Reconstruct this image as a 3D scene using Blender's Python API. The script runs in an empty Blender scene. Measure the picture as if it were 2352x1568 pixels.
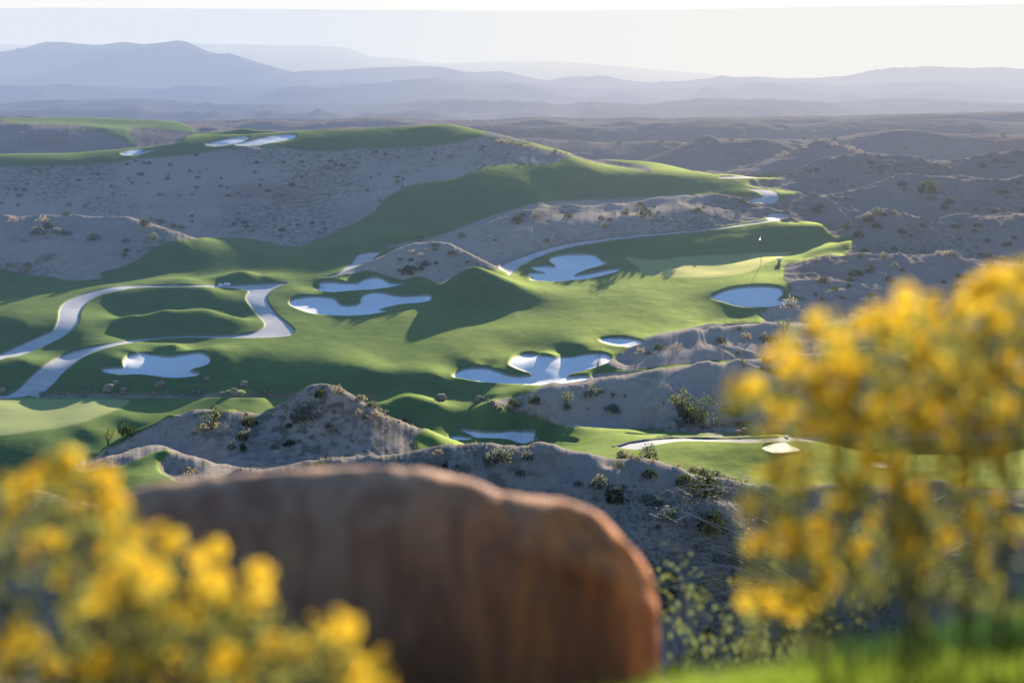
import bpy, bmesh, math, random
import numpy as np
from mathutils import Vector, Matrix
random.seed(7)
rng = np.random.default_rng(11)

# ---------------------------------------------------------------- camera model (eye at the origin, looking along +Y, level, lens shifted down)
FPX, XC, YH = 3000.0, 1176.0, 190.0          # focal length, centre column and horizon row, for a 2352 x 1568 frame
IMW, IMH = 2352.0, 1568.0
FA, FB = 34.0, 0.08                           # the valley floor: z = -34 + 0.08 d
SUN_EL, SUN_AZ = math.radians(12.1), math.radians(16.0)   # azimuth measured from +Y towards +X
def d_from_h(Y, h): return FPX * (FA - h) / (Y - YH + FPX * FB)
def world(X, Y, d): return Vector(((X - XC) / FPX * d, d, -(Y - YH) / FPX * d))

# ---------------------------------------------------------------- noise
def _hash(ix, iy, seed):
    n = (ix.astype(np.int64) * 374761393 + iy.astype(np.int64) * 668265263 + seed * 974634777) & 0x7fffffff
    n = ((n ^ (n >> 13)) * 1274126177) & 0x7fffffff
    n = n ^ (n >> 16)
    return (n & 0xffff).astype(np.float32) / 32767.5 - 1.0
def vnoise(x, y, seed=0):
    ix, iy = np.floor(x), np.floor(y)
    fx, fy = (x - ix).astype(np.float32), (y - iy).astype(np.float32)
    ux, uy = fx*fx*fx*(fx*(fx*6-15)+10), fy*fy*fy*(fy*(fy*6-15)+10)
    a, b = _hash(ix, iy, seed), _hash(ix+1, iy, seed)
    c, d = _hash(ix, iy+1, seed), _hash(ix+1, iy+1, seed)
    return (a*(1-ux)+b*ux)*(1-uy) + (c*(1-ux)+d*ux)*uy
def fbm(x, y, seed=0, octaves=4, gain=.5, ridged=False):
    t, amp, tot = 0, 1.0, 0
    for o in range(octaves):
        n = vnoise(x*2**o + 17.3*o, y*2**o - 9.1*o, seed+o)
        t = t + amp * ((1-2*np.abs(n)) if ridged else n); tot += amp; amp *= gain
    return t / tot

# ---------------------------------------------------------------- terrain survey: (X, Y, h above the floor) or (X, Y, distance)
CP = []
def P(*pts):
    for X, Y, v in pts:
        d = v if v >= 30 else d_from_h(Y, v)
        CP.append((X, math.log(d), -(Y-YH)/FPX*d - (-FA + FB*d)))
def crest(pts, bd=.05, keep=.35, drop=0.0, front=.42):
    """A ridge line: its points, and the ground dropping away behind it."""
    for X, Y, v in pts:
        d = v if v >= 30 else d_from_h(Y, v)
        h = -(Y-YH)/FPX*d - (-FA + FB*d)
        hb = h*keep - drop
        CP.append((X, math.log(d), h)); CP.append((X, math.log(d*(1+bd*.4)), h + (hb-h)*.28)); CP.append((X, math.log(d*(1+bd)), hb))
        if front: CP.append((X, math.log(d*.986), h - (front-FB)*d*.014))

# near slope under the viewpoint and its crest
crest([(-250,1120,57),(100,1120,57),(420,1100,58),(560,1075,59),(700,1052,60),(850,1032,60),(1000,1016,60),(1120,1015,60),(1260,1022,60),
       (1350,1035,60),(1450,1050,60),(1560,1072,60),(1660,1092,60),(1760,1104,60),(1900,1108,60),(2150,1100,60),(2600,1090,60)], bd=.07, keep=1, drop=3.0, front=.5)
for X in (-250,200,600,1000,1400,1800,2200,2600):
    P((X,1330,53.5),(X,1600,48.5))
crest([(1250,1128,57.4),(1320,1100,58.0),(1400,1070,58.8)], bd=.012, keep=1, drop=.35, front=.7)
crest([(1300,1240,55.2),(1400,1205,55.8),(1520,1175,56.3),(1640,1140,57.0)], bd=.012, keep=1, drop=.4, front=.7)
crest([(1500,1370,52.6),(1600,1310,53.7),(1740,1240,54.8)], bd=.012, keep=1, drop=.4, front=.7)
crest([(700,1068,59),(780,1052,59.3),(860,1040,59.6)], bd=.01, keep=1, drop=.25, front=.7)
# left near turf bank and the dark little ridge
crest([(200,1075,76),(290,1040,77),(380,1028,78),(420,1040,77)], bd=.05, keep=1, drop=1)
P((300,1090,74),(400,1095,72.5))
# mound of bare ground in front of the left green
crest([(245,1030,85.5),(330,985,86.5),(400,950,87.5),(450,932,88),(520,938,88),(580,950,88),(640,928,88),(690,895,88.5),(745,882,89),(800,900,88.5),
       (870,940,88),(940,970,88),(1000,998,87.5)], bd=.06, keep=.45)
P((430,1060,81.2),(560,1040,82.6),(690,1025,83.4),(800,1010,84.2),(900,1005,85.2))
P((600,985,85.6),(745,960,86.4),(500,1000,84.8),(690,965,86.2))
P((430,1010,84.6),(380,1000,85.4))
# left green, banks around it
P((-250,930,107.6),(0,930,107.6),(200,928,107.9),(400,918,109.3),(-250,965,103),(0,965,103),(120,965,103),(-250,1005,97.9),(0,1005,97.9),(100,1000,98.6),(200,985,100.4),(300,964,103.1),(400,942,106.2),(-250,1035,95.9),(0,1035,95.9),(100,1030,96.5),(200,1014,99),(300,993,101.8),(-250,1062,94.3),(0,1062,94.3),(120,1060,94.6),(210,1050,96.2),(-250,1140,89.6),(0,1140,89.6),(160,1105,91.8))
crest([(540,898,-.4),(500,905,-.6),(590,903,-.7)], bd=.02, keep=1, drop=.5, front=0)
P((620,915,-1.2),(540,915,108.6))
# ditch with rocks
P((100,906,-1.55),(300,906,-1.55),(450,905,-1.5),(620,902,-1.4),(750,905,-1.0),(860,908,-.95),(0,900,-1.5))
P((200,885,-1.0),(360,885,-1.0),(500,882,-.9),(620,875,-.6),(700,850,-.2),(850,862,.2),(1000,905,-.8),(1100,905,-.78),(800,895,-.7),(780,862,.1))
# turf band below the big bunker
crest([(880,925,-.3),(940,911,0.1),(1000,922,-.4)], bd=.015, keep=1, drop=.4, front=0)
P((1000,950,-.9),(1120,925,-.8),(1200,945,-.9),(1330,975,-1.0),(1480,985,-1.0),(1000,970,-1.1),(930,960,-1.3))
P((1080,988,-1.55),(1200,990,-1.55),(1180,1003,-1.5),(1340,1000,96.5),(1430,1020,92.5),(1500,1015,91.5),(1700,1006,91),(1600,1050,87.5),(1900,1050,87.5),(1750,1085,85),(2200,1060,87),(2600,1060,87),(1600,1000,93.5),(1800,1000,93),(1260,1015,-1.6))
# bare ridges right of the valley
crest([(1130,928,103.2),(1220,905,104.5),(1300,888,105.5),(1330,880,106.5),(1400,862,107.5),(1500,848,108),(1600,832,108.5),(1700,818,109),(1800,802,109.5),(2000,795,109),(2200,800,108),(2600,810,107)], bd=.04, keep=.1)
P((1300,965,100),(1450,982,99),(1600,988,98.5),(1800,990,98.2),(2000,985,99),(2300,980,99))
P((1500,920,102.6),(1650,915,102.6),(1800,910,102.5),(2100,910,102.5))
crest([(1400,832,.4),(1440,805,118.5),(1500,773,120.5),(1580,758,122),(1650,745,123),(1700,739,124),(1760,738,124.5),(1900,745,124),(2100,742,123),(2300,732,122),(2600,730,122)], bd=.03, keep=.2)
P((1500,812,116),(1650,795,117),(1800,785,118),(2000,770,119))
# fairway
P((1300,700,0),(1450,660,0),(1250,750,0),(1100,800,0),(1000,860,.2),(1000,830,0),(900,835,0),(1120,860,-.2),(1500,700,0),(1600,650,0),(1580,735,0),(780,780,0),(1550,620,0),(1350,670,0),(1200,700,0),(1420,745,0),(700,760,0),(1150,760,0))
P((700,840,-.1),(640,815,.1),(560,850,-.4))
# big bunker, far banks
P((1180,826,.2),(1250,803,.42),(1320,788,.5),(1390,790,.42),(1420,812,.15),(1300,818,-.5),(1230,820,-.4),(1390,812,-.45),(1250,878,-.45),(1300,850,-.45),(1350,850,-.4))
P((1090,828,.25),(1150,838,.3),(1060,848,-.35),(1120,848,-.4),(1180,865,-.4),(1100,872,-.4),(1200,850,-.1))
P((1380,760,.2),(1440,768,.2),(1420,780,-.15))
# bunker beside the path, lower left
P((268,822,.25),(300,800,.45),(400,786,.65),(470,792,.65),(500,795,.55),(300,822,-.3),(360,816,-.35),(450,812,-.35),(360,858,-.35),(440,855,-.35),(260,850,-.35),(520,830,.25),(560,850,-.3))
# the two middle bunkers
P((760,648,.1),(840,640,.1),(920,655,.1),(740,665,-.1),(850,662,-.1),(780,692,-.2),(850,678,.12),(790,672,.2),(700,690,-.25),(770,720,-.25),(860,705,-.3),(960,685,-.2),(760,682,-.2),(700,674,.2),(930,670,.2),(900,720,.0))
# paths, lower left, with their mounds
P((50,880,-1.1),(150,820,-.6),(300,782,-.1),(550,773,-.05),(650,765,-.1),(600,700,0),(640,655,.1))
P((0,820,-.6),(130,760,-.1),(155,690,.2),(300,656,.3),(500,654,.2))
crest([(270,662,.55),(380,660,.75),(480,664,.6)], bd=.008, keep=1, drop=.1, front=0)
P((270,712,-.5),(380,720,-.6),(490,705,-.4))
crest([(300,722,.6),(380,710,.9),(480,709,.75),(540,725,.3)], bd=.015, keep=1, drop=1.0, front=0)
P((300,765,-.5),(400,768,-.45),(520,765,-.3),(200,760,.0))
P((0,735,.3),(60,750,.3),(0,790,-.7),(80,780,-.5))
P((0,850,-.2),(60,830,.1),(0,880,-1.2),(60,862,-1))
crest([(350,648,.5),(420,640,.8),(460,645,.5)], bd=.02, keep=.3, front=0)
crest([(515,635,.6),(560,622,1.0),(610,632,.5)], bd=.02, keep=.2)
P((-250,650,0),(0,655,0),(120,660,0),(-250,700,.1),(0,690,.1),(250,650,.1),(-250,800,-.6),(-250,860,-.8))
P((700,640,0),(760,632,.1),(870,582,.3),(820,600,.2))
# bare mound in mid field and its grassy shoulder
crest([(750,640,147),(800,622,147.5),(860,596,149.4),(910,568,151.2),(950,553,152.4),(1000,545,153),(1040,553,152.4),(1080,575,150.6),(1120,600,148)], bd=.035, keep=.3)
P((780,636,144.8),(880,638,143.8),(1000,640,143.2),(1060,624,143.6))
P((950,600,146.6),(1010,598,147.0))
crest([(1045,630,140.6),(1090,612,140.5),(1130,625,140.9),(1180,648,139.8)], bd=.03, keep=.45, front=0)
P((1000,700,135.2),(1090,715,134),(1160,705,134.5),(950,655,141),(1090,660,138.5),(1040,665,138.6))
# path along the foot of the long bare ridge, and the ridge
P((1150,620,150),(1200,597,154),(1250,580,157),(1400,553,162),(1500,540,165.3),(1600,528,168),(1700,515,170.8),(1770,500,173.2))
crest([(1010,548,165),(1100,512,170),(1150,495,172),(1200,480,174),(1300,465,178),(1400,460,181.5),(1500,448,184),(1640,437,185.5),(1700,447,184.5),(1760,468,181)], bd=.022, keep=.5)
P((1200,535,163.5),(1300,510,168),(1450,492,171),(1600,480,174))
# greenside bunker, green, dark turf behind
P((1330,574,.35),(1260,590,.15),(1400,580,.25),(1330,588,-.2),(1300,636,-.25),(1380,630,-.2),(1250,630,-.25),(1420,600,.3),(1380,605,.2),(1230,600,.2))
P((1500,600,157),(1600,600,157),(1700,598,157.3),(1800,583,159.5),(1550,565,161.2),(1700,560,162.3),(1850,540,164.6),(1550,540,165),(1700,518,169.6),(1850,512,169.4),(1900,515,168.6),(1500,630,151),(1650,625,151.5))
# bank right of the green, bunker under it
crest([(1600,668,142),(1650,640,147),(1700,617,151),(1760,599,153.5),(1830,590,155),(1890,570,157.5),(1950,552,159.5)], bd=.02, keep=.7, front=0)
P((1640,685,138.5),(1700,660,139.5),(1770,660,139.5),(1720,640,143.2),(1800,640,143.5),(1700,705,134),(1620,700,136.5),(1780,690,136.3),(1700,725,132),(1600,735,130.5))
# the bare hills stepping up on the right, nearest first
P((1850,700,136),(1950,690,136.5),(2100,690,136),(2300,690,136),(2600,690,136))
P((2000,640,142),(2200,640,142),(1850,640,143))
crest([(1850,600,150),(1960,583,150),(2050,577,150),(2130,580,150),(2200,583,150),(2352,598,149),(2600,605,149)], bd=.03, keep=.5)
crest([(1940,540,166),(1970,505,168),(2000,490,169),(2060,486,169.5),(2100,492,169),(2200,483,169),(2352,480,169),(2600,480,169)], bd=.03, keep=.5)
P((1960,560,160),(2100,560,160),(2300,560,160))
crest([(1800,480,181),(1830,450,186),(1900,432,189),(2000,418,191),(2060,402,192),(2130,388,193),(2200,392,193),(2260,408,192),(2352,400,192),(2600,395,192)], bd=.03, keep=.5)
P((1850,490,179),(1950,490,178),(2200,470,179))
crest([(1790,407,207),(1850,377,211),(1900,360,214),(1980,356,215),(2100,360,215),(2250,352,216),(2352,342,217),(2600,340,217)], bd=.03, keep=.6)
crest([(1740,392,233),(1800,362,237),(1850,332,241),(1882,318,243),(1920,330,241),(1990,350,239)], bd=.03, keep=.6)
crest([(1530,362,255),(1580,337,259),(1620,312,263),(1660,325,261),(1740,318,262),(1800,332,260)], bd=.03, keep=.6)
crest([(1950,325,272),(2050,302,276),(2150,310,276),(2250,320,275),(2352,328,274),(2600,330,274)], bd=.03, keep=.6)
crest([(1100,332,285),(1250,340,285),(1400,352,280),(1500,345,282)], bd=.04, keep=.8)
crest([(1100,312,330),(1300,308,335),(1500,306,335),(1700,300,335),(1950,298,335),(2200,292,335),(2600,285,335)], bd=.04, keep=.8)
crest([(-250,276,390),(0,272,390),(60,283,390),(300,290,390),(400,292,390),(520,292,390),(620,282,392),(700,291,390),(800,279,392),(880,276,394),(960,285,392),(1030,291,390),(1100,290,392),(1180,284,395),(1240,275,397),(1320,288,393),(1400,285,394),(1440,278,396),(1490,289,393),
       (1600,280,396),(1700,278,396),(1800,275,397),(1950,274,397),(2050,270,398),(2200,265,400),(2352,260,400),(2600,255,400)], bd=.05, keep=.8, drop=3)
for X in range(-250,2601,300): P((X,262,480))
# back fairway
P((1400,378,216),(1500,372,222),(1580,391,211),(1500,400,203.5),(1560,403,203),(1560,424,199),(1450,427,198.3),(1580,433,197.2),(1400,446,194.5),(1350,458,192),(1300,460,191),(1660,412,202.5),(1660,440,196),(1720,405,206),(1740,435,197.5),(1770,445,194.5),(1740,462,190.5),(1820,443,194.5))
P((1300,420,192),(1350,395,199),(1385,363,219))
# dark valley turf and the tall bare slope with the mesa above it
P((1250,440,187),(1200,470,180.5),(1100,450,182),(1000,500,174),(900,540,166),(800,560,162),(650,600,156),(500,600,156),(400,610,153.5),(300,625,150.5),(600,636,149),(450,640,148.5))
P((510,547,166),(600,562,167),(700,562,167),(760,545,170),(850,490,177),(900,450,182),(1000,412,188),(1110,383,194),(1250,379,198),(1310,361,204))
crest([(-250,505,162),(0,492,163),(90,482,165),(180,481,165),(270,485,164),(340,500,163),(420,525,161.5)], bd=.03, keep=.25)
P((-250,640,147.5),(0,641,147.3),(200,640,148),(290,608,151),(350,573,155.5),(430,552,160),(100,570,155))
MS = .905
P(*[(X,Y,d*MS) for X,Y,d in [(-250,388,225),(0,383,225),(130,378,225),(250,372,226),(330,362,227),(450,350,228),(550,337,230),(620,334,230),(700,344,228),(760,346,228),(840,340,228),(970,335,229),(1050,325,230),(1110,313,232)]])
P(*[(X,Y,d) for X,Y,d in [(-250,440,192),(0,440,192),(250,430,193),(600,450,189),(800,420,194),(1000,375,198),(1150,345,205),(700,500,178),(300,480,183),(0,480,183),(1200,355,204)]])
P(*[(X,Y,d*MS) for X,Y,d in [(-250,366,230.5),(0,362,230.5),(100,361,230.5),(190,359,231),(250,354,231.2),(275,359,230.5),(340,358,230)]])
crest([(X,Y,d*MS) for X,Y,d in [(-250,358,240),(0,354,240),(100,353,240),(190,351,240),(260,342,242),(330,333,243)]], bd=.03, keep=.6, front=0)
P(*[(X,Y,d*MS) for X,Y,d in [(310,354,231.5),(285,352,231.8),(300,343,236),(335,342,236),(500,332,233),(560,315,239),(450,326,234),(600,333,231.5),(650,316,239),(640,328,233),(400,333,233)]])
crest([(X,Y,d*MS) for X,Y,d in [(690,301,252),(750,298,253),(800,296,254),(900,294,254),(960,290,253),(1000,287,252),(1060,291,248),(1110,303,243),(1200,321,240),(1290,346,235)]], bd=.03, keep=.6, front=0)
crest([(X,Y,d*MS) for X,Y,d in [(520,307,243),(600,303,244)]], bd=.03, keep=.7, front=0)
P(*[(X,Y,d*MS) for X,Y,d in [(690,311,237.5),(750,308,238),(800,306,238),(900,304,238),(960,301,238),(1000,298,237.5),(1060,301,237)]])
crest([(X,Y,d*MS) for X,Y,d in [(420,314,252),(480,302,255),(560,293,256),(620,299,255)]], bd=.03, keep=.6, front=0)
P((-250,286,296),(40,284,296),(150,286,296),(250,293,293))
crest([(-250,283,306),(40,280,306),(150,282,306),(250,289,303),(350,292,300),(430,301,294)], bd=.05, keep=.6, front=0)
P((-250,345,276),(0,345,276),(250,340,274),(400,322,276))
P((600,310,262),(800,305,265),(1000,300,265),(1150,320,262))

def tps_fit(pts, lam):
    p = np.array(pts, float)
    xy = np.stack([p[:,0]/170.0, p[:,1]/0.07], 1)
    # merge the closest duplicates
    n = len(p)
    r = np.linalg.norm(xy[:,None]-xy[None], axis=2)
    K = np.where(r > 0, r*r*np.log(r+1e-12), 0) + lam*np.eye(n)
    A = np.zeros((n+3, n+3)); A[:n,:n] = K; A[:n,n] = 1; A[:n,n+1:] = xy; A[n:,:n] = A[:n,n:].T
    b = np.zeros(n+3); b[:n] = p[:,2]
    return xy, np.linalg.solve(A, b)
def tps_eval(model, X, s):
    xy, w = model; n = len(xy)
    q = np.stack([X.ravel()/170.0, s.ravel()/0.07], 1)
    out = np.empty(len(q))
    for i in range(0, len(q), 20000):
        qq = q[i:i+20000]
        r2 = (qq[:,0:1]-xy[None,:,0])**2 + (qq[:,1:2]-xy[None,:,1])**2
        out[i:i+20000] = (0.5*r2*np.log(r2+1e-12)) @ w[:n] + w[n] + qq @ w[n+1:]
    return out.reshape(X.shape)
model = tps_fit(CP, .02)

D0, D1 = 43.0, 470.0
NX = 1320
XS = np.linspace(-230, 2590, NX)
_sd = np.linspace(math.log(D0), math.log(D1), 4000)
_w = np.exp(-_sd*.55); _c = np.concatenate([[0], np.cumsum((_w[1:]+_w[:-1])/2)]); _c /= _c[-1]
NS = 1500
SS = np.interp(np.linspace(0, 1, NS), _c, _sd)
# coarse evaluation, then bilinear to the fine grid
cX = np.linspace(XS[0], XS[-1], 330); cS = np.interp(np.linspace(0, 1, 480), _c, _sd)
_hc = tps_eval(model, *np.meshgrid(cX, cS))
ti = (SS[:,None]*0 + np.interp(SS, cS, np.arange(480))[:,None])[:,0]; i0 = np.clip(ti.astype(int), 0, 478); ft = (ti-i0)[:,None]
tj = np.interp(XS, cX, np.arange(330)); j0 = np.clip(tj.astype(int), 0, 328); fj = (tj-j0)[None]
_r = _hc[i0]*(1-ft) + _hc[i0+1]*ft
HB = _r[:,j0]*(1-fj) + _r[:,j0+1]*fj          # height above the floor, fine grid [s, X]
GX = np.broadcast_to(XS[None], HB.shape); GD = np.broadcast_to(np.exp(SS)[:,None], HB.shape)
def rowY(h): return YH + FPX*(FA - FB*GD - h)/GD
WX = (GX - XC)/FPX*GD
# ---------------------------------------------------------------- land cover outlines, surveyed in the same frame
ORG = dict(A=(0,376.3,.36), B=(752.6,376.3,.36), C=(1505.3,282.2,.36), D=(940.8,752.6,.36), E=(0,846.7,.36), T=(0,0,.5), U=(1176,0,.5), R=(1411.2,940.8,.4), F=(0,0,1))
def cv(o, *pts):
    ox, oy, k = ORG[o]; return [(ox+k*x, oy+k*y) for x, y in pts]
def smooth_poly(p, n=4):
    p = np.array(p, float); out = []
    a, b, c, d = np.roll(p,1,0), p, np.roll(p,-1,0), np.roll(p,-2,0)
    for t in np.arange(n)/n:
        out.append(.5*((2*b)+(c-a)*t+(2*a-5*b+4*c-d)*t*t+(3*b-a-3*c+d)*t**3))
    return np.stack(out,1).reshape(-1,2)
RX0, RY0, RW, RH = -320, 180, 3020, 1500
def raster(p, sm=True):
    p = smooth_poly(p) if sm else np.array(p, float)
    m = np.zeros((RH, RW), np.float32)
    x0, y0 = p[:,0]-RX0, p[:,1]-RY0; x1, y1 = np.roll(x0,-1), np.roll(y0,-1)
    for r in range(max(0,int(y0.min())), min(RH,int(y0.max())+1)):
        for sub in (.25,.75):
            y = r+sub; k = (y0<=y)!=(y1<=y)
            xs = np.sort(x0[k]+(y-y0[k])/(y1[k]-y0[k])*(x1[k]-x0[k]))
            for a, b in zip(xs[::2], xs[1::2]):
                a, b = np.clip((a,b),0,RW-1); ia, ib = int(a), int(b)
                if ia==ib: m[r,ia] += .5*(b-a)
                else: m[r,ia] += .5*(ia+1-a); m[r,ia+1:ib] += .5; m[r,ib] += .5*(b-ib)
    return m
def blur(m, s):
    R = int(3*s+1); k = np.exp(-.5*(np.arange(-R,R+1)/s)**2); k /= k.sum()
    for ax in (0,1):
        q = np.zeros_like(m)
        for i, w in zip(range(-R,R+1), k): q += w*np.roll(m, i, ax)
        m = q
    return m
GY = rowY(HB)
def sample(m, dX=0, dY=0, d0=0, d1=1e9):
    x = np.clip(GX+dX-RX0-.5, 0, RW-2); y = np.clip(GY+dY-RY0-.5, 0, RH-2)
    ix, iy = x.astype(np.int32), y.astype(np.int32); fx, fy = x-ix, y-iy
    v = (m[iy,ix]*(1-fx)+m[iy,ix+1]*fx)*(1-fy)+(m[iy+1,ix]*(1-fx)+m[iy+1,ix+1]*fx)*fy
    return np.where((GD>=d0)&(GD<=d1), v, 0).astype(np.float32)

def largest(s):
    """Keeps the one connected patch that is biggest on the grid."""
    m = s > .3; todo = m.copy(); best = None
    while todo.any():
        st = [tuple(np.argwhere(todo)[0])]; todo[st[0]] = False; comp = []
        while st:
            i, j = st.pop(); comp.append((i,j))
            for a, b in ((i+1,j),(i-1,j),(i,j+1),(i,j-1)):
                if 0 <= a < NS and 0 <= b < NX and todo[a,b]: todo[a,b] = False; st.append((a,b))
        if best is None or len(comp) > len(best): best = comp
    k = np.zeros(s.shape, bool)
    if best: bi = np.array(best); k[bi[:,0],bi[:,1]] = True
    kk = k | np.roll(k,1,0) | np.roll(k,-1,0) | np.roll(k,1,1) | np.roll(k,-1,1)
    return np.where(kk, s, 0)
BUNKERS = [  # outline, distance window, label
 (cv('A',(640,1310),(690,1297),(780,1293),(790,1250),(830,1215),(900,1203),(990,1215),(1080,1222),(1150,1212),(1240,1200),(1310,1207),(1340,1235),(1330,1265),(1270,1290),(1210,1312),(1270,1325),(1255,1342),(1170,1358),(1080,1360),(990,1348),(880,1335),(760,1338),(690,1330)), 105,128, 'cloud-shaped sand bunker in shade beside the lower cart path, boulders below it'),
 (cv('B',(-72,800),(-50,780),(-55,762),(-30,750),(30,750),(110,757),(190,755),(230,735),(280,722),(330,722),(370,740),(410,757),(490,755),(430,775),(380,785),(300,795),(200,800),(120,806),(60,812),(0,812),(-40,806)), 132,149, 'smaller sand bunker at the foot of the bare mid-field mound, upper of the two'),
 (cv('B',(-245,885),(-225,860),(-170,847),(-90,843),(0,848),(50,862),(75,890),(120,900),(180,895),(205,880),(215,850),(240,830),(290,818),(350,820),(420,835),(500,842),(580,838),(640,832),(663,845),(650,865),(580,880),(480,887),(400,902),(330,920),(375,930),(340,940),(250,955),(150,962),(50,962),(-50,955),(-130,940),(-200,915)), 125,142, 'long lobed sand bunker with one arm reaching right, below the mid-field mound'),
 (cv('B',(1300,655),(1390,648),(1455,650),(1415,615),(1440,590),(1510,575),(1600,572),(1690,575),(1730,595),(1750,620),(1785,625),(1720,650),(1650,670),(1580,700),(1590,705),(1700,690),(1780,672),(1870,670),(1820,690),(1740,712),(1650,728),(1560,735),(1470,745),(1350,742),(1290,735),(1310,722),(1275,705),(1300,692),(1390,690),(1330,675)), 140,170, 'fingered sand bunker between the cart path and the green with the flag'),
 (cv('B',(1730,1115),(1790,1105),(1900,1107),(2010,1125),(1960,1145),(1920,1157),(1840,1152),(1770,1135)), 113,131, 'small bright oval sand bunker beside a bare ridge, just above the biggest bunker'),
 (cv('B',(795,1345),(850,1310),(930,1295),(1010,1297),(1080,1315),(1150,1340),(1220,1350),(1290,1345),(1295,1330),(1240,1310),(1180,1285),(1157,1265),(1180,1235),(1230,1215),(1290,1210),(1370,1220),(1470,1230),(1560,1222),(1650,1205),(1740,1200),(1795,1215),(1805,1235),(1770,1265),(1700,1290),(1620,1315),(1530,1345),(1560,1352),(1660,1348),(1640,1400),(1490,1415),(1350,1405),(1200,1398),(1050,1390),(930,1375),(860,1362)), 108.5,126, 'biggest sand bunker, two blue-shaded lobes and a sunlit white front edge'),
 (cv('C',(360,1112),(400,1085),(470,1057),(560,1043),(660,1040),(750,1043),(800,1055),(815,1078),(800,1105),(780,1122),(830,1128),(940,1132),(860,1150),(740,1165),(600,1170),(510,1160),(430,1137)), 130,148, 'leaf-shaped shaded sand bunker under the bank right of the green'),
 (cv('D',(325,645),(360,642),(420,648),(500,655),(570,655),(640,648),(720,648),(790,650),(805,670),(795,690),(830,700),(930,698),(1030,705),(1075,715),(1060,725),(980,720),(900,712),(800,705),(740,727),(690,722),(620,700),(500,692),(430,692),(380,670)), 92,108, 'thin sand bunker just behind the nearest bare crest, left of the bright path'),
 (cv('D',(255,688),(320,685),(405,695),(350,705),(270,705)), 92,108, 'tiny patch of bunker sand at the right foot of the near bare mound'),
 (cv('T',(945,660),(985,648),(1040,635),(1100,627),(1145,628),(1130,643),(1080,657),(1010,667),(960,666)), 195,232, 'left one of two slanting sand bunkers on the high mesa turf'),
 (cv('T',(1080,660),(1150,645),(1230,625),(1300,617),(1350,615),(1360,625),(1330,640),(1260,652),(1180,663),(1110,667)), 195,232, 'right and longer one of two slanting sand bunkers on the high mesa turf'),
 (cv('T',(555,703),(590,690),(630,683),(665,683),(640,697),(710,687),(680,698),(620,710),(570,710)), 195,232, 'small far sand bunker low on the mesa turf, left of the slanting pair'),
]
PATHS = [
 ('cart_path', cv('A',(-800,1560),(-300,1330),(0,1210),(130,1150),(280,1085),(345,1050),(370,990),(378,930),(410,885),(480,845),(570,815),(700,785),(830,772),(1000,769),(1200,769),(1400,770),(1480,772),(1480,790),(1300,781),(1000,781),(860,787),(760,805),(650,830),(580,865),(540,900),(510,950),(505,1000),(470,1045),(400,1100),(280,1160),(130,1220),(0,1245),(-300,1370),(-800,1600)), 100,150, 'grey concrete cart path sweeping round the left mound'),
 ('cart_path', cv('A',(1480,772),(1600,766),(1720,760),(1830,757),(1790,775),(1740,800),(1705,845),(1715,890),(1760,950),(1830,1010),(1875,1055),(1870,1080),(1830,1096),(1700,1104),(1450,1107),(1200,1104),(1000,1114),(850,1135),(700,1165),(560,1215),(480,1265),(400,1330),(340,1400),(270,1450),(150,1483),(0,1495),(-300,1500),(-300,1480),(0,1475),(60,1465),(130,1420),(210,1340),(330,1250),(480,1190),(650,1150),(850,1118),(1000,1105),(1200,1093),(1450,1090),(1600,1075),(1665,1050),(1690,1025),(1665,985),(1610,920),(1572,870),(1570,840),(1585,812),(1550,800),(1480,790)), 100,150, 'pale concrete cart path with a sharp bend above the lower left bunker'),
 ('cart_path', cv('B',(-60,722),(0,712),(60,695),(120,655),(165,620),(190,580),(240,565),(335,558),(320,578),(270,610),(200,640),(130,670),(60,705),(0,718)), 138,166, 'short pale cart path running up behind the bare mid-field mound'),
 ('cart_path', cv('B',(1090,660),(1150,625),(1230,595),(1350,555),(1500,510),(1700,475),(1900,453),(2221,430)) + cv('C',(400,658),(690,620),(710,600),(720,578),(740,572),(790,570),(840,570),(848,580),(825,600),(770,622),(700,633),(400,674),(130,704)) + cv('B',(1900,470),(1700,499),(1540,532),(1400,572),(1290,617),(1220,657),(1165,707),(1140,690)), 140,180, 'narrow cart path curving along the foot of the long bare ridge'),
 ('cart_path', cv('D',(1325,757),(1400,735),(1500,720),(1600,710),(1750,703),(1900,706),(2050,708),(2221,703),(2450,690),(2650,695),(2650,722),(2450,722),(2221,728),(2150,730),(2000,722),(1800,720),(1680,728),(1580,745),(1460,775),(1390,772)), 82,112, 'bright sunlit cart path at the edge of the nearest turf, below the bare ridge'),
 ('cart_path', cv('U',(1080,862),(1130,866),(1190,873),(1220,885),(1225,900),(1215,922),(1170,930),(1110,922),(1085,907),(1140,903),(1150,893),(1120,877)), 184,205, 'white hooked piece of far cart path beyond the long bare ridge'),
 ('cart_path', cv('U',(955,811),(1000,808),(1100,806),(1190,805),(1190,812),(1050,817),(965,818)), 196,220, 'thin white strip of the farthest cart path'),
]
GREENS = [(cv('C',(-191,856),(-110,866),(50,873),(200,850),(480,840),(690,828),(870,826),(820,850),(720,890),(640,930),(560,960),(430,980),(250,985),(0,978),(-90,952),(-105,925)), 146,162),
          (cv('E',(-300,330),(-100,210),(0,200),(200,188),(450,192),(650,190),(830,205),(700,280),(420,370),(200,400),(0,430),(-300,450)), 96,112)]
PONDS = [(cv('R',(850,210),(900,190),(980,188),(1010,210),(1070,240),(1000,250),(920,257),(870,235)), 78,110, 'sunlit pool glaring white beyond the yellow flowers on the right'),
         (cv('R',(1445,305),(1500,300),(1570,310),(1640,322),(1560,328),(1490,320)), 78,110, 'thin glinting sliver of water seen through the yellow flowers')]
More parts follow.
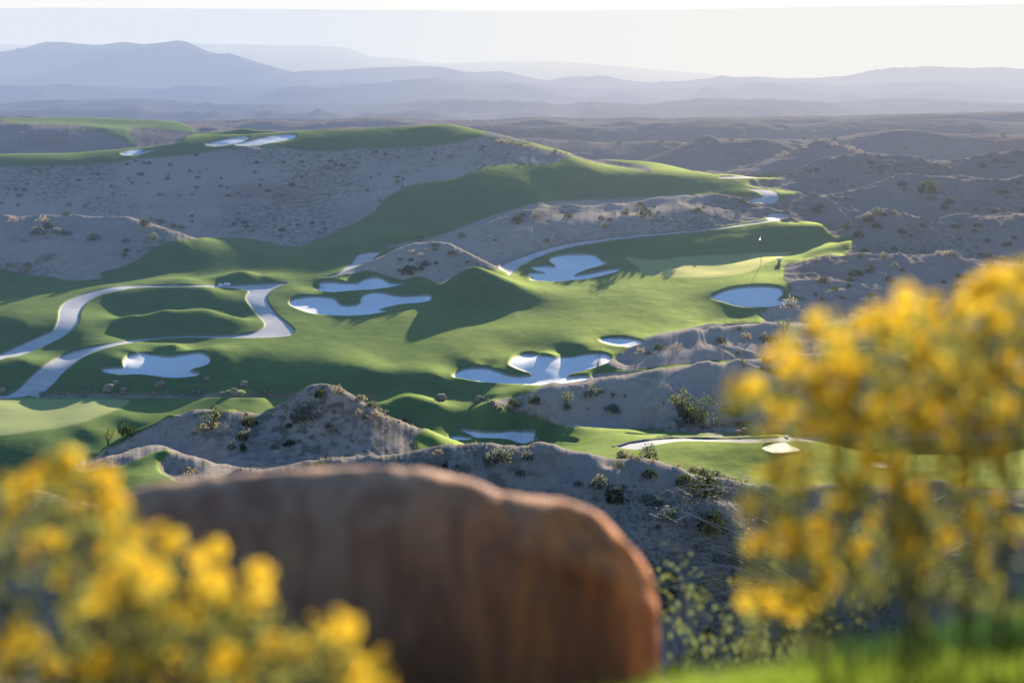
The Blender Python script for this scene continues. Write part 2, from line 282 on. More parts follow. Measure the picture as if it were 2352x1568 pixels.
TURF = [  # outline, window
 (cv('F',(-320,643),(187,641)) + cv('A',(640,690),(760,650),(880,600),(960,540),(1040,500),(1130,475),(1250,467),(1400,466),(1500,465),(1600,475),(1700,500),(1810,520),(1900,520),(2000,490),(2100,450),(2221,400))
  + cv('B',(200,360),(290,300),(350,230),(430,170),(540,125),(760,95),(900,55),(1000,15)) + cv('F',(1140,379),(1180,375),(1240,378),(1270,375),(1310,360))
  + cv('U',(290,722),(340,735),(430,752),(520,765),(640,785),(620,762),(560,752),(400,726),(520,726),(640,732),(700,742),(760,765),(830,785),(900,793),(950,797),(1130,795),(1240,798),(1190,820),(1080,840),(1180,865),(1310,885),(1260,905),(1210,930))
  + cv('F',(1790,500)) + cv('C',(830,628),(1110,625),(1090,650),(1110,690),(1160,712),(1260,730),(1260,760),(1220,840),(1100,850),(980,870),(840,885),(820,960),(830,1010),(880,1060),(850,1085),(870,1100),(960,1115),(940,1132),(820,1150),(740,1165),(700,1200),(700,1270))
  + cv('F',(1900,1000),(2600,1020),(2600,1200),(1760,1130),(1000,1050),(960,1005),(880,1100),(-320,1230)), 96.5,232),
 (cv('E',(-900,400),(1640,262),(1500,250),(1130,285),(940,370),(830,430),(720,490),(640,520),(480,600),(540,640),(800,600),(950,530),(1090,497),(1075,530),(1020,600),(1040,650),(1130,700),(1100,760),(-900,900)), 66,96.6),
 (cv('F',(1015,960),(1340,985),(1640,1000),(2600,1000),(2600,1200),(1760,1130),(1015,1060)), 80,96.6),
 (cv('F',(-320,350),(0,353),(130,349),(260,342),(400,326),(430,305),(480,298),(560,290),(620,293),(700,298),(900,291),(1000,283),(1060,288),(1120,307),(1050,325),(970,335),(900,338),(840,340),(760,346),(700,345),(620,334),(550,337),(450,350),(400,356),(330,362),(250,372),(130,378),(0,383),(-320,386)), 200,240),
 (cv('F',(20,270),(350,270),(450,295),(420,302),(360,294),(300,296),(305,332),(270,318),(230,300),(190,288),(150,284),(40,283)), 270,330),
 (cv('F',(1110,312),(1160,318),(1230,330),(1300,345),(1310,356),(1240,340),(1150,322)), 205,222),
]
BARE = [  # outcrops cut out of the turf
 (cv('B',(-15,724),(60,705),(130,670),(200,640),(270,610),(320,575),(345,555),(450,500),(560,470),(720,450),(800,490),(900,545),(1000,600),(1085,660),(1040,668),(960,650),(900,655),(850,680),(790,720),(740,750),(690,745),(620,715),(580,708),(540,715),(480,735),(420,720),(340,690),(260,678),(160,700),(80,712)), 139,157.5),
 (cv('F',(870,570),(1000,540),(1100,505),(1200,474),(1280,461),(1400,456),(1450,449),(1500,442),(1640,430),(1720,442),(1810,480),(1800,494),(1765,498),(1600,524),(1480,545),(1400,552),(1250,578),(1150,618),(1135,612),(1080,575),(1000,556)), 148,194),
 (cv('F',(1120,922),(1180,912),(1230,895),(1270,878),(1310,876),(1420,838),(1440,842),(1500,843),(1600,826),(1720,812),(1830,795),(2000,790),(2600,800),(2600,1001),(1780,1000),(1640,996),(1540,990),(1480,982),(1350,978),(1280,972),(1220,952),(1160,933)), 97.2,113),
 (cv('F',(1395,832),(1432,805),(1460,785),(1500,768),(1580,752),(1650,739),(1700,734),(1760,731),(1900,738),(2600,725),(2600,900),(1750,830),(1580,835),(1480,842),(1440,845)), 112.5,129),
 (cv('F',(90,898),(300,900),(450,902),(640,897),(850,903),(850,910),(620,907),(450,909),(300,909),(90,909)), 105,116),
]
turf = np.zeros_like(HB, np.float32)
jx = (2.2*fbm(WX*.9, GD*.9, 41, 3)*60/np.sqrt(GD)/5).astype(np.float32)
jy = (1.2*fbm(WX*.9, GD*.9, 52, 3)*60/np.sqrt(GD)/5).astype(np.float32)
for p, a, b in TURF: turf = np.maximum(turf, sample(blur(raster(p), 1.0), jx, jy, a, b))
for p, a, b in BARE: turf *= 1-sample(blur(raster(p), 1.0), jx, jy, a, b)
ditch = sample(blur(raster(BARE[4][0]), 2.5), 0, 0, 105, 116)
sand_each, path_each, pond_each = [], [], []
sand = np.zeros_like(turf); path = np.zeros_like(turf); green = np.zeros_like(turf); lip = np.zeros_like(turf); pond = np.zeros_like(turf); rim = np.zeros_like(turf)
hid = 1-sample(blur(raster(BARE[2][0]),.8), 0,0, 97.2,113)
for p, a, b, _ in BUNKERS:
    r = raster(p); s = sample(blur(r, .8), .4*jx*(a<190), .5*jy*(a<190), a, b); s = largest(s); sand_each.append(s); sand = np.maximum(sand, s)
    lip = np.maximum(lip, sample(blur(r, 2.2), 0, 0, a, b)); rim = np.maximum(rim, sample(blur(r, 7), 0, 0, a, b))
for n, p, a, b, _ in PATHS:
    s = sample(blur(raster(p), .7), 0, 0, a, b)*(1-sand); path_each.append(s); path = np.maximum(path, s)
for p, a, b in GREENS: green = np.maximum(green, sample(blur(raster(p), 1.5), 0, 0, a, b))
for p, a, b, _ in PONDS: s = sample(blur(raster(p), .8), 0, 0, a, b); pond_each.append(s); pond = np.maximum(pond, s)
turf = np.maximum(turf, np.maximum(sand, path))       # no bare ground under the sand and the paths
bare = 1-turf
bsm = bare.copy()
for _ in range(2): bsm = (bsm + np.roll(bsm,3,1)+np.roll(bsm,-3,1)+np.roll(bsm,3,0)+np.roll(bsm,-3,0))/5
# ---------------------------------------------------------------- relief on top of the survey
sc = np.clip(GD/130, .45, 2.4)
g1 = fbm(WX/(11*sc)+.35*vnoise(WX/5,GD/5,3), GD/(17*sc), 5, 4, .5, True)
g2 = fbm(WX/(2.6*sc), GD/(4.2*sc), 25, 4, .55, True)
g3 = fbm(WX/(.55*sc), GD/(.7*sc), 35, 3, .6)
amp = np.where(GD<72, .5, sc*np.clip(1.25-GD/300,.35,1))
H = HB + bsm*amp*((g1-.42)*.58 + (g2-.42)*.16 + g3*.05)
east_ = np.clip((WX/GD-.15)/.08,0,1)*np.clip((GD-125)/25,0,1)*np.clip((290-GD)/40,0,1)
H = H + bsm*east_*(fbm(WX/8+.5*vnoise(WX/6,GD/6,9), GD/13, 15, 4, .55, True)-.4)*1.15
smooth_t = (1-bsm)*(1-sand)*(1-path)
H = H + smooth_t*(fbm(WX/8, GD/11, 71, 3)*.10*(1-.8*green) + fbm(WX/1.3, GD/1.6, 81, 3)*.018*(1-green))
H = H - .20*lip + .10*np.clip(rim-lip,0,1)*2*(1-path) - np.where(GD<100, .05, .11)*path - .9*ditch*.5
H = H + sand*fbm(WX/2.5, GD/2.5, 91, 2)*.06
GZ = -FA + FB*GD + H
for p_ in pond_each:
    if (p_ > .4).any(): GZ = GZ*(1-np.clip(2*p_,0,1)) + np.clip(2*p_,0,1)*(np.median(GZ[p_ > .4]))
GZ = np.where(GD > 425, GZ - (GD-425)*.25, GZ)
def ground_z(x, y):
    """Height of the finished ground at a place on the map."""
    s = math.log(y); i = np.interp(s, SS, np.arange(NS)); X = x/y*FPX+XC; j = (X-XS[0])/(XS[1]-XS[0])
    i0, j0 = min(max(int(i),0),NS-2), min(max(int(j),0),NX-2); fi, fj = i-i0, min(max(j-j0,0),1)
    return float((GZ[i0,j0]*(1-fj)+GZ[i0,j0+1]*fj)*(1-fi)+(GZ[i0+1,j0]*(1-fj)+GZ[i0+1,j0+1]*fj)*fi)
def cell(x, y):
    i = int(round(np.interp(math.log(y), SS, np.arange(NS)))); j = int(round((x/y*FPX+XC-XS[0])/(XS[1]-XS[0])))
    return min(max(i,0),NS-1), min(max(j,0),NX-1)
SY = YH - FPX*GZ/GD                                   # image row of every ground vertex
_cm = np.minimum.accumulate(SY, 0); VIS = SY <= _cm + 1e-6   # seen from the viewpoint, nearest first
def on_ground(X, Y, d0=40, d1=460):
    """The visible ground point seen at column X, row Y."""
    j = min(max(int(round((X-XS[0])/(XS[1]-XS[0]))),0),NX-1)
    col, ok = SY[:,j], VIS[:,j] & (GD[:,j]>=d0) & (GD[:,j]<=d1)
    k = np.where(ok, np.abs(col-Y), 1e9).argmin(); d = float(GD[k,j])
    return Vector(((X-XC)/FPX*d, d, float(GZ[k,j])))
# ---------------------------------------------------------------- materials
def nt(name):
    m = bpy.data.materials.new(name); m.use_nodes = True; m.node_tree.nodes.clear(); return m, m.node_tree
class G:
    """Small node-graph writer."""
    def __init__(s, tree): s.t = tree
    def n(s, kind, **kw):
        n = s.t.nodes.new(kind)
        for k, v in kw.items():
            if k == 'inp':
                for a, b in v.items(): s.set(n.inputs[a], b)
            else: setattr(n, k, v)
        return n
    def set(s, sock, v):
        if isinstance(v, bpy.types.NodeSocket): s.t.links.new(v, sock)
        else: sock.default_value = v
    def math(s, op, a, b=0.0, c=None, clamp=False):
        n = s.n('ShaderNodeMath', operation=op, use_clamp=clamp); s.set(n.inputs[0], a); s.set(n.inputs[1], b)
        if c is not None: s.set(n.inputs[2], c)
        return n.outputs[0]
    def vec(s, op, a, b=(0,0,0), out=0):
        n = s.n('ShaderNodeVectorMath', operation=op); s.set(n.inputs[0], a); s.set(n.inputs[1], b); return n.outputs[out]
    def scale(s, a, k):
        n = s.n('ShaderNodeVectorMath', operation='SCALE'); s.set(n.inputs[0], a); s.set(n.inputs['Scale'], k); return n.outputs[0]
    def mix(s, f, a, b):
        n = s.n('ShaderNodeMix', data_type='RGBA'); s.set(n.inputs[0], f); s.set(n.inputs[6], a); s.set(n.inputs[7], b); return n.outputs[2]
    def noise(s, scale, detail=4, rough=.55, vector=None, dist=0.0):
        n = s.n('ShaderNodeTexNoise', inp={'Scale':scale,'Detail':detail,'Roughness':rough,'Distortion':dist})
        if vector is not None: s.set(n.inputs['Vector'], vector)
        return n.outputs[0]
    def ramp(s, f, a, b):
        n = s.n('ShaderNodeMapRange', interpolation_type='SMOOTHSTEP', inp={1:a, 2:b}); s.set(n.inputs[0], f); return n.outputs[0]
    def attr(s, name): return s.n('ShaderNodeAttribute', attribute_name=name).outputs['Fac']
def c4(r, g, b): return (r, g, b, 1.0)
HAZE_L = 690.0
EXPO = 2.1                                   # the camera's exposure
def with_painted_haze(g, shader, pos, strength=1.0):
    """Paints haze into a surface: a glow mixed in with distance, whiter towards the sun."""
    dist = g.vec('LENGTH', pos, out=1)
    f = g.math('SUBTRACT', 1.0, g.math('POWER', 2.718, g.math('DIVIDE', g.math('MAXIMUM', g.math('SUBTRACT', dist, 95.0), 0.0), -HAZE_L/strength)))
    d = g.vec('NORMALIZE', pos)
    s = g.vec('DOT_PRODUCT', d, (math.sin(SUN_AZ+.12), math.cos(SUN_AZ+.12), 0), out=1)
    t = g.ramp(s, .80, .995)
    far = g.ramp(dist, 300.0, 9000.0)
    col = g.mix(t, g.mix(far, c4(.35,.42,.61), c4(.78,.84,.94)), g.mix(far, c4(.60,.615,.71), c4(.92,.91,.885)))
    e = g.n('ShaderNodeEmission'); g.set(e.inputs[0], col); e.inputs[1].default_value = 1.0/EXPO  # the haze glows from the surface itself; no air is modelled
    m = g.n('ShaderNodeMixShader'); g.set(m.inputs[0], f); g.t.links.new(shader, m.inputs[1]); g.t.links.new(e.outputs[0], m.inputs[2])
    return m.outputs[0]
def fuzzy_normal(g, pos, nrm, amount, keep=1.0):
    """Blades, grit and pebbles too small to build: they tilt the facing of the surface at random."""
    w = g.n('ShaderNodeTexWhiteNoise', noise_dimensions='3D'); g.set(w.inputs['Vector'], g.scale(pos, 911.0))
    r = g.vec('SUBTRACT', w.outputs['Color'], (.5,.5,.5))
    return g.vec('NORMALIZE', g.vec('ADD', g.scale(nrm, keep), g.scale(r, amount)))
def terrain_material():
    m, t = nt('golf_course_ground'); g = G(t)
    geo = g.n('ShaderNodeNewGeometry'); pos, nrm = geo.outputs['Position'], geo.outputs['Normal']
    turf, sand, path, green = (g.attr(k) for k in ('turf','sand','path','green'))
    p2 = g.vec('MULTIPLY', pos, (1,.8,1.3))
    # bare desert
    n1 = g.noise(.06, 5, .6, p2); n2 = g.noise(.9, 6, .65, p2); n3 = g.noise(7.0, 3, .7, pos)
    dry = g.mix(g.ramp(n1,.42,.62), c4(.50,.405,.33), c4(.39,.325,.285))
    dry = g.mix(g.math('MULTIPLY', g.ramp(g.noise(.035,3,.5,p2),.56,.70), .8), dry, c4(.36,.20,.14))
    dry = g.mix(g.math('MULTIPLY', g.ramp(n2,.50,.72), .5), dry, c4(.62,.53,.44))
    dry = g.mix(g.math('MULTIPLY', g.ramp(n3,.55,.75), .45), dry, c4(.12,.10,.085))
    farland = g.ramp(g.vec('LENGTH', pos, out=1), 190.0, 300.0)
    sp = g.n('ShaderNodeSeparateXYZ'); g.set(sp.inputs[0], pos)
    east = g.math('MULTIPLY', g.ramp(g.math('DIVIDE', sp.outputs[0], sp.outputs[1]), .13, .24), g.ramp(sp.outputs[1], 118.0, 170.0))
    dry = g.mix(g.math('MULTIPLY', g.math('MAXIMUM', g.math('MULTIPLY', farland, 1.35, clamp=True), east), .50), dry, g.mix(n1, c4(.23,.175,.155), c4(.14,.118,.118)))  # far land painted darker in place of shade; eastern hills darkened too
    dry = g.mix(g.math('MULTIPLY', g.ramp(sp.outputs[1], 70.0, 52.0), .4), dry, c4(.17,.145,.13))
    scrub = g.math('MULTIPLY', g.ramp(g.noise(.05,4,.6,p2),.42,.62), g.ramp(g.noise(1.3,5,.7,p2),.44,.60))
    dry = g.mix(g.math('MULTIPLY', scrub, .72), dry, c4(.085,.10,.055))
    # turf
    t1 = g.noise(.10, 4, .55, p2); t2 = g.noise(1.1, 5, .65, p2); t3 = g.noise(14, 2, .6, pos); t4 = g.noise(1.0, 5, .65, g.vec('MULTIPLY', pos, (.22,1.5,.8)), .4)
    gr = g.mix(g.ramp(t1,.35,.65), c4(.022,.082,.056), c4(.034,.10,.058))
    gr = g.mix(g.math('MULTIPLY', g.ramp(t2,.42,.70), .55), gr, c4(.055,.115,.056))
    gr = g.mix(g.math('MULTIPLY', g.ramp(t3,.5,.8), .35), gr, c4(.015,.062,.04))
    gr = g.mix(g.math('MULTIPLY', green, .75), gr, c4(.16,.26,.13))
    gr = g.mix(g.math('MULTIPLY', g.ramp(t4,.42,.68), .28), gr, c4(.022,.075,.045))
    # sand and concrete
    sn = g.noise(2.5, 5, .6, pos)
    sd = g.mix(g.ramp(sn,.35,.7), c4(.70,.75,.80), c4(.62,.68,.75))
    pn = g.noise(1.2, 5, .6, pos)
    pt = g.mix(g.ramp(pn,.35,.7), c4(.54,.53,.54), c4(.45,.44,.46))
    pt = g.mix(g.math('MULTIPLY', g.ramp(g.noise(.25,3,.5,pos),.5,.7), .5), pt, c4(.38,.375,.40))
    hard = g.math('MAXIMUM', sand, path)
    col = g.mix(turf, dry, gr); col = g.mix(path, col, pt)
    jy = g.math('FRACT', g.math('MULTIPLY', g.math('ADD', sp.outputs[1], g.math('MULTIPLY', sp.outputs[0], .25)), .34))
    col = g.mix(g.math('MULTIPLY', g.math('MULTIPLY', path, g.math('LESS_THAN', jy, .05)), .35), col, c4(.20,.20,.21))
    wv = g.n('ShaderNodeTexWave', inp={'Scale':2.2,'Distortion':5.0,'Detail':2.0,'Detail Scale':.6}); g.set(wv.inputs['Vector'], pos)
    sd = g.mix(g.math('MULTIPLY', wv.outputs['Fac'], .28), sd, c4(.50,.55,.62)); col = g.mix(sand, col, sd)
    edge = g.math('MULTIPLY', g.math('MULTIPLY', hard, g.math('SUBTRACT', 1.0, hard)), 2.6, clamp=True)  # dark ring painted along sand and paths: grass-lip shadow and kerb line
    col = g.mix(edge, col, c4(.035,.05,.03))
    grassy = g.math('MULTIPLY', turf, g.math('SUBTRACT', 1.0, hard))
    bump = g.n('ShaderNodeBump', inp={'Strength':.55,'Distance':.10})
    g.set(bump.inputs['Height'], g.math('MULTIPLY', g.math('ADD', n2, g.math('MULTIPLY', n3, .35)), g.math('SUBTRACT', 1.0, turf)))
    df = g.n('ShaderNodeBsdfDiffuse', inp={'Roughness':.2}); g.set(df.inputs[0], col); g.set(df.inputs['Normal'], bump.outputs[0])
    # low sun shining through blades and over grains towards the eye
    gl = g.n('ShaderNodeBsdfAnisotropic', distribution='GGX', inp={'Roughness':.8})
    shine = g.mix(turf, g.mix(farland, c4(.03,.026,.021), c4(.008,.007,.006)), g.mix(green, g.mix(g.ramp(g.math('ADD', g.math('MULTIPLY', t2, .5), g.math('MULTIPLY', t4, .5)),.36,.64), c4(.205,.226,.062), c4(.145,.178,.040)), c4(.33,.30,.11)))
    shine = g.mix(path, shine, c4(.27,.245,.21)); shine = g.mix(sand, shine, c4(.45,.40,.32)); g.set(gl.inputs[0], shine); g.set(gl.inputs['Normal'], bump.outputs[0])
    mx = g.n('ShaderNodeAddShader'); t.links.new(df.outputs[0], mx.inputs[0]); t.links.new(gl.outputs[0], mx.inputs[1])
    out = g.n('ShaderNodeOutputMaterial'); t.links.new(with_painted_haze(g, mx.outputs[0], pos), out.inputs[0])
    return m
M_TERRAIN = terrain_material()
COL = bpy.context.scene.collection

# ---------------------------------------------------------------- the ground, cut into its pieces along the land cover
def put(o, label=None, cat=None, group=None, kind=None, parent=None):
    if o.name not in COL.objects: COL.objects.link(o)
    if parent is not None: o.parent = parent
    for k, v in (('label',label),('category',cat),('group',group),('kind',kind)):
        if v: o[k] = v
    return o
V = np.stack([WX, GD, GZ], 2).reshape(-1,3).astype(np.float32)
ATT = {'turf':turf.ravel(), 'sand':sand.ravel(), 'path':path.ravel(), 'green':green.ravel()}
idx = np.arange(NS*NX).reshape(NS, NX)
Q = np.stack([idx[:-1,:-1], idx[:-1,1:], idx[1:,1:], idx[1:,:-1]], 2).reshape(-1,4)
def cmean(a): return ((a[:-1,:-1]+a[:-1,1:]+a[1:,1:]+a[1:,:-1])/4).ravel()
cls = np.zeros(len(Q), np.int32)
cls[cmean(turf) > .5] = 1
cls[(cmean(green) > .5) & (cls == 1)] = 2
for k, s in enumerate(path_each): cls[cmean(s) > .5] = 10+k
for k, s in enumerate(sand_each): cls[cmean(s) > .5] = 30+k
for k, s in enumerate(pond_each): cls[cmean(s) > .5] = 60+k
# split the two greens
xc = cmean(GX)
cls[(cls == 2) & (xc < 900)] = 3
def mesh_from(name, verts, quads, mat, att=None, smooth=True):
    me = bpy.data.meshes.new(name)
    me.vertices.add(len(verts)); me.vertices.foreach_set('co', verts.astype(np.float32).ravel())
    k = quads.shape[1]
    me.loops.add(quads.size); me.loops.foreach_set('vertex_index', quads.astype(np.int32).ravel())
    me.polygons.add(len(quads)); me.polygons.foreach_set('loop_start', np.arange(0, quads.size, k, dtype=np.int32))
    me.polygons.foreach_set('loop_total', np.full(len(quads), k, np.int32))
    me.polygons.foreach_set('use_smooth', np.full(len(quads), smooth))
    for n, a in (att or {}).items():
        at = me.attributes.new(n, 'FLOAT', 'POINT'); at.data.foreach_set('value', a.astype(np.float32))
    me.update(calc_edges=True); me.materials.append(mat)
    return bpy.data.objects.new(name, me)
def piece(name, code, **kw):
    q = Q[cls == code]
    if not len(q): print('EMPTY', name, code); return None
    u, inv = np.unique(q, return_inverse=True)
    o = mesh_from(name, V[u], inv.reshape(-1,4), M_TERRAIN, {k: a[u] for k, a in ATT.items()})
    return put(o, **kw)
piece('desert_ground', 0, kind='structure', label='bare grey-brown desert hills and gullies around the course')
piece('turf', 1, kind='structure', label='green fairway turf rolling between the bare hills')
piece('putting_green', 2, kind='structure', label='pale putting green with the flag, partly in shadow')
piece('putting_green', 3, kind='structure', label='pale putting green at the left, near the foreground flowers')
for k, (n, p, a, b, lab) in enumerate(PATHS): piece('cart_path', 10+k, kind='structure', label=lab)
for k, (p, a, b, lab) in enumerate(BUNKERS): piece('sand_bunker', 30+k, label=lab, cat='bunker', group='sand bunkers on the course')
def water_material():
    m, t = nt('pond_water'); g = G(t); geo = g.n('ShaderNodeNewGeometry'); pos = geo.outputs['Position']
    b = g.n('ShaderNodeBump', inp={'Strength':.5,'Distance':.05}); g.set(b.inputs['Height'], g.noise(6.0, 4, .6, pos))
    p = g.n('ShaderNodeBsdfPrincipled', inp={'Base Color':c4(.03,.05,.05),'Roughness':.55,'IOR':1.33,'Specular IOR Level':.42}); g.set(p.inputs['Normal'], b.outputs[0])
    o = g.n('ShaderNodeOutputMaterial'); t.links.new(p.outputs[0], o.inputs[0]); return m
M_WATER = water_material()
for k, (p, a, b, lab) in enumerate(PONDS):
    o = piece('pond_water', 60+k, kind='structure', label=lab)
    if o: o.data.materials.clear(); o.data.materials.append(M_WATER)
# ---------------------------------------------------------------- the far ranges, each a long ridge of its own
def hill_material():
    m, t = nt('far_hills'); g = G(t); geo = g.n('ShaderNodeNewGeometry'); pos = geo.outputs['Position']
    n = g.noise(.004, 6, .6, pos); n2 = g.noise(.02, 5, .65, pos)
    col = g.mix(g.ramp(n,.4,.65), c4(.24,.20,.17), c4(.09,.085,.08)); col = g.mix(g.math('MULTIPLY', g.ramp(n2,.5,.7), .6), col, c4(.30,.26,.22))
    d = g.n('ShaderNodeBsdfDiffuse'); g.set(d.inputs[0], col)
    o = g.n('ShaderNodeOutputMaterial'); t.links.new(with_painted_haze(g, d.outputs[0], pos, 1.35), o.inputs[0]); return m
M_HILL = hill_material()
def hill_range(d0, d1, base, line, seed, label, relief=.05, rough=2.0, nu=700, nv=46):
    line = np.array(line, float); X = np.linspace(-420, 2780, nu)
    Yc = np.interp(X, line[:,0], line[:,1])
    k = np.exp(-.5*(np.arange(-6,7)/2.5)**2); k /= k.sum(); Yc = np.convolve(np.pad(Yc,6,'edge'), k, 'valid')
    Yc = Yc + rough*.5*fbm(X/40, X*0+seed, seed, 4)
    t = np.concatenate([np.linspace(0, 1, nv), [1.08, 1.25, 1.6]])
    T, XX = np.meshgrid(t, X, indexing='ij')
    D = d0 + (d1-d0)*T
    zc = -(Yc-YH)/FPX*d1; zb = -(base-YH)/FPX*d0
    prof = np.clip(T,0,1)**.85
    Z = zb + (zc[None]-zb)*prof
    W = (XX-XC)/FPX*D; ls = d1*.10
    sp = fbm(W/ls, D/(ls*1.6), seed+3, 4, .45, True) - .35
    Z = Z + sp*d1*relief*.09*np.sin(np.pi*np.clip(T,0,1))**.7
    Z = np.where(T > 1, Z - (T-1)*(d1-d0)*.35, Z)
    v = np.stack([W, D, Z], 2).reshape(-1,3); ii = np.arange(T.size).reshape(T.shape)
    q = np.stack([ii[:-1,:-1], ii[:-1,1:], ii[1:,1:], ii[1:,:-1]], 2).reshape(-1,4)
    return put(mesh_from('hills', v, q, M_HILL), label=label, kind='structure')
hill_range(470, 900, 330, [(-420,240),(0,238),(200,228),(330,225),(500,238),(700,246),(900,238),(1100,232),(1300,240),(1500,236),(1700,228),(1900,236),(2100,230),(2352,238),(2800,240)], 101, 'lowest band of hazy hills just beyond the course', .15)
hill_range(950, 1700, 262, [(-420,205),(0,204),(180,196),(400,205),(560,214),(700,208),(840,196),(1000,188),(1150,190),(1300,204),(1500,206),(1650,196),(1830,190),(2000,200),(2200,196),(2352,205),(2800,205)], 122, 'middle band of hazy hills with soft folds', .15)
hill_range(1800, 2700, 215, [(-420,215),(300,215),(560,190),(640,170),(700,163),(770,162),(850,156),(990,152),(1080,167),(1150,163),(1250,185),(1400,180),(1500,191),(1580,186),(1650,180),(1740,176),(1800,180),(1900,178),(2000,170),(2080,156),(2140,152),(2230,158),(2352,160),(2800,170)], 143, 'long low pale hills across the middle and right of the horizon', .12)
hill_range(2000, 3100, 225, [(-420,140),(-150,130),(0,119),(60,110),(95,97),(150,97),(190,102),(230,104),(262,99),(290,96),(325,102),(370,99),(412,91),(445,102),(480,122),(540,126),(600,146),(660,162),(740,178),(900,205),(1300,225),(2800,230)], 164, 'blue mountain with three low summits on the left', .15)
hill_range(4500, 6200, 200, [(-420,104),(0,102),(300,110),(450,100),(560,103),(720,105),(800,110),(850,132),(920,133),(1000,148),(1100,142),(1290,141),(1420,152),(1560,164),(1700,176),(1900,185),(2800,190)], 185, 'pale far range behind the blue mountain', .04, 2)
hill_range(11000, 15000, 170, [(-420,22),(0,20),(120,18),(300,19),(700,22),(1176,26),(1600,22),(2000,14),(2352,10),(2800,8)], 206, 'very distant flat mesa almost lost in the haze', .02, 1)
# ---------------------------------------------------------------- things standing on the course and the bare hills
def leaf_material(name, col, trans, tf=.5, haze=True, var=.35):
    m, t = nt(name); g = G(t); geo = g.n('ShaderNodeNewGeometry'); pos = geo.outputs['Position']
    rnd = geo.outputs['Random Per Island']
    c = g.mix(g.math('MULTIPLY', rnd, var*2), c4(*col), c4(col[0]*.45,col[1]*.5,col[2]*.55))
    d = g.n('ShaderNodeBsdfDiffuse'); g.set(d.inputs[0], c)
    tr = g.n('ShaderNodeBsdfTranslucent'); tr.inputs[0].default_value = c4(*trans)
    mx = g.n('ShaderNodeMixShader'); mx.inputs[0].default_value = tf; t.links.new(d.outputs[0], mx.inputs[1]); t.links.new(tr.outputs[0], mx.inputs[2])
    o = g.n('ShaderNodeOutputMaterial'); t.links.new(with_painted_haze(g, mx.outputs[0], pos) if haze else mx.outputs[0], o.inputs[0]); return m
def solid_material(name, a, b, scale=3.0, rough=.8, bump=.4, haze=True, spec=.3):
    m, t = nt(name); g = G(t); geo = g.n('ShaderNodeNewGeometry'); pos = geo.outputs['Position']
    n = g.noise(scale, 5, .62, pos); n2 = g.noise(scale*6, 3, .6, pos)
    col = g.mix(g.ramp(n,.35,.65), c4(*a), c4(*b)); col = g.mix(g.math('MULTIPLY', g.ramp(n2,.55,.75), .4), col, c4(a[0]*.5,a[1]*.5,a[2]*.5))
    bp = g.n('ShaderNodeBump', inp={'Strength':bump,'Distance':.05}); g.set(bp.inputs['Height'], g.math('ADD', n, g.math('MULTIPLY', n2, .3)))
    p = g.n('ShaderNodeBsdfPrincipled', inp={'Roughness':rough,'Specular IOR Level':spec}); g.set(p.inputs['Base Color'], col); g.set(p.inputs['Normal'], bp.outputs[0])
    o = g.n('ShaderNodeOutputMaterial'); t.links.new(with_painted_haze(g, p.outputs[0], pos) if haze else p.outputs[0], o.inputs[0]); return m
M_SAGE = leaf_material('sage_leaves', (.20,.23,.185), (.26,.28,.19), .4)
M_DARK = leaf_material('dark_scrub_leaves', (.055,.085,.05), (.09,.12,.035), .35)
M_CREO = leaf_material('creosote_leaves', (.13,.155,.07), (.26,.27,.08), .45)
M_DRY = leaf_material('dry_brush', (.36,.31,.23), (.50,.42,.28), .5)
M_TWIG = solid_material('twig_bark', (.20,.16,.12), (.14,.11,.085), 20)
M_ROCK = solid_material('boulder_stone', (.36,.29,.24), (.27,.215,.185), 1.6, .9, .5)
M_DARKROCK = solid_material('dark_wall_stone', (.09,.08,.075), (.06,.055,.05), 2.5, .9, .5)
M_REDROCK = solid_material('red_wash_stone', (.36,.22,.16), (.28,.19,.15), 1.6, .9, .5)
M_WHITE = solid_material('white_paint', (.82,.82,.80), (.76,.76,.75), 4, .5, .05)
M_POLE = solid_material('dark_pole', (.10,.11,.10), (.07,.08,.075), 8, .5, .05)
M_FLAG = leaf_material('white_flag_cloth', (.85,.86,.85), (.85,.85,.82), .4, True, .02)
M_YEL = leaf_material('yellow_petals', (.96,.65,.05), (1.0,.74,.07), .5, False, .10)
M_YELS = leaf_material('small_yellow_flowers', (.80,.55,.05), (.9,.6,.05), .4, True, .1)
M_PINK = leaf_material('small_pink_flowers', (.62,.42,.52), (.6,.4,.5), .4, True, .2)

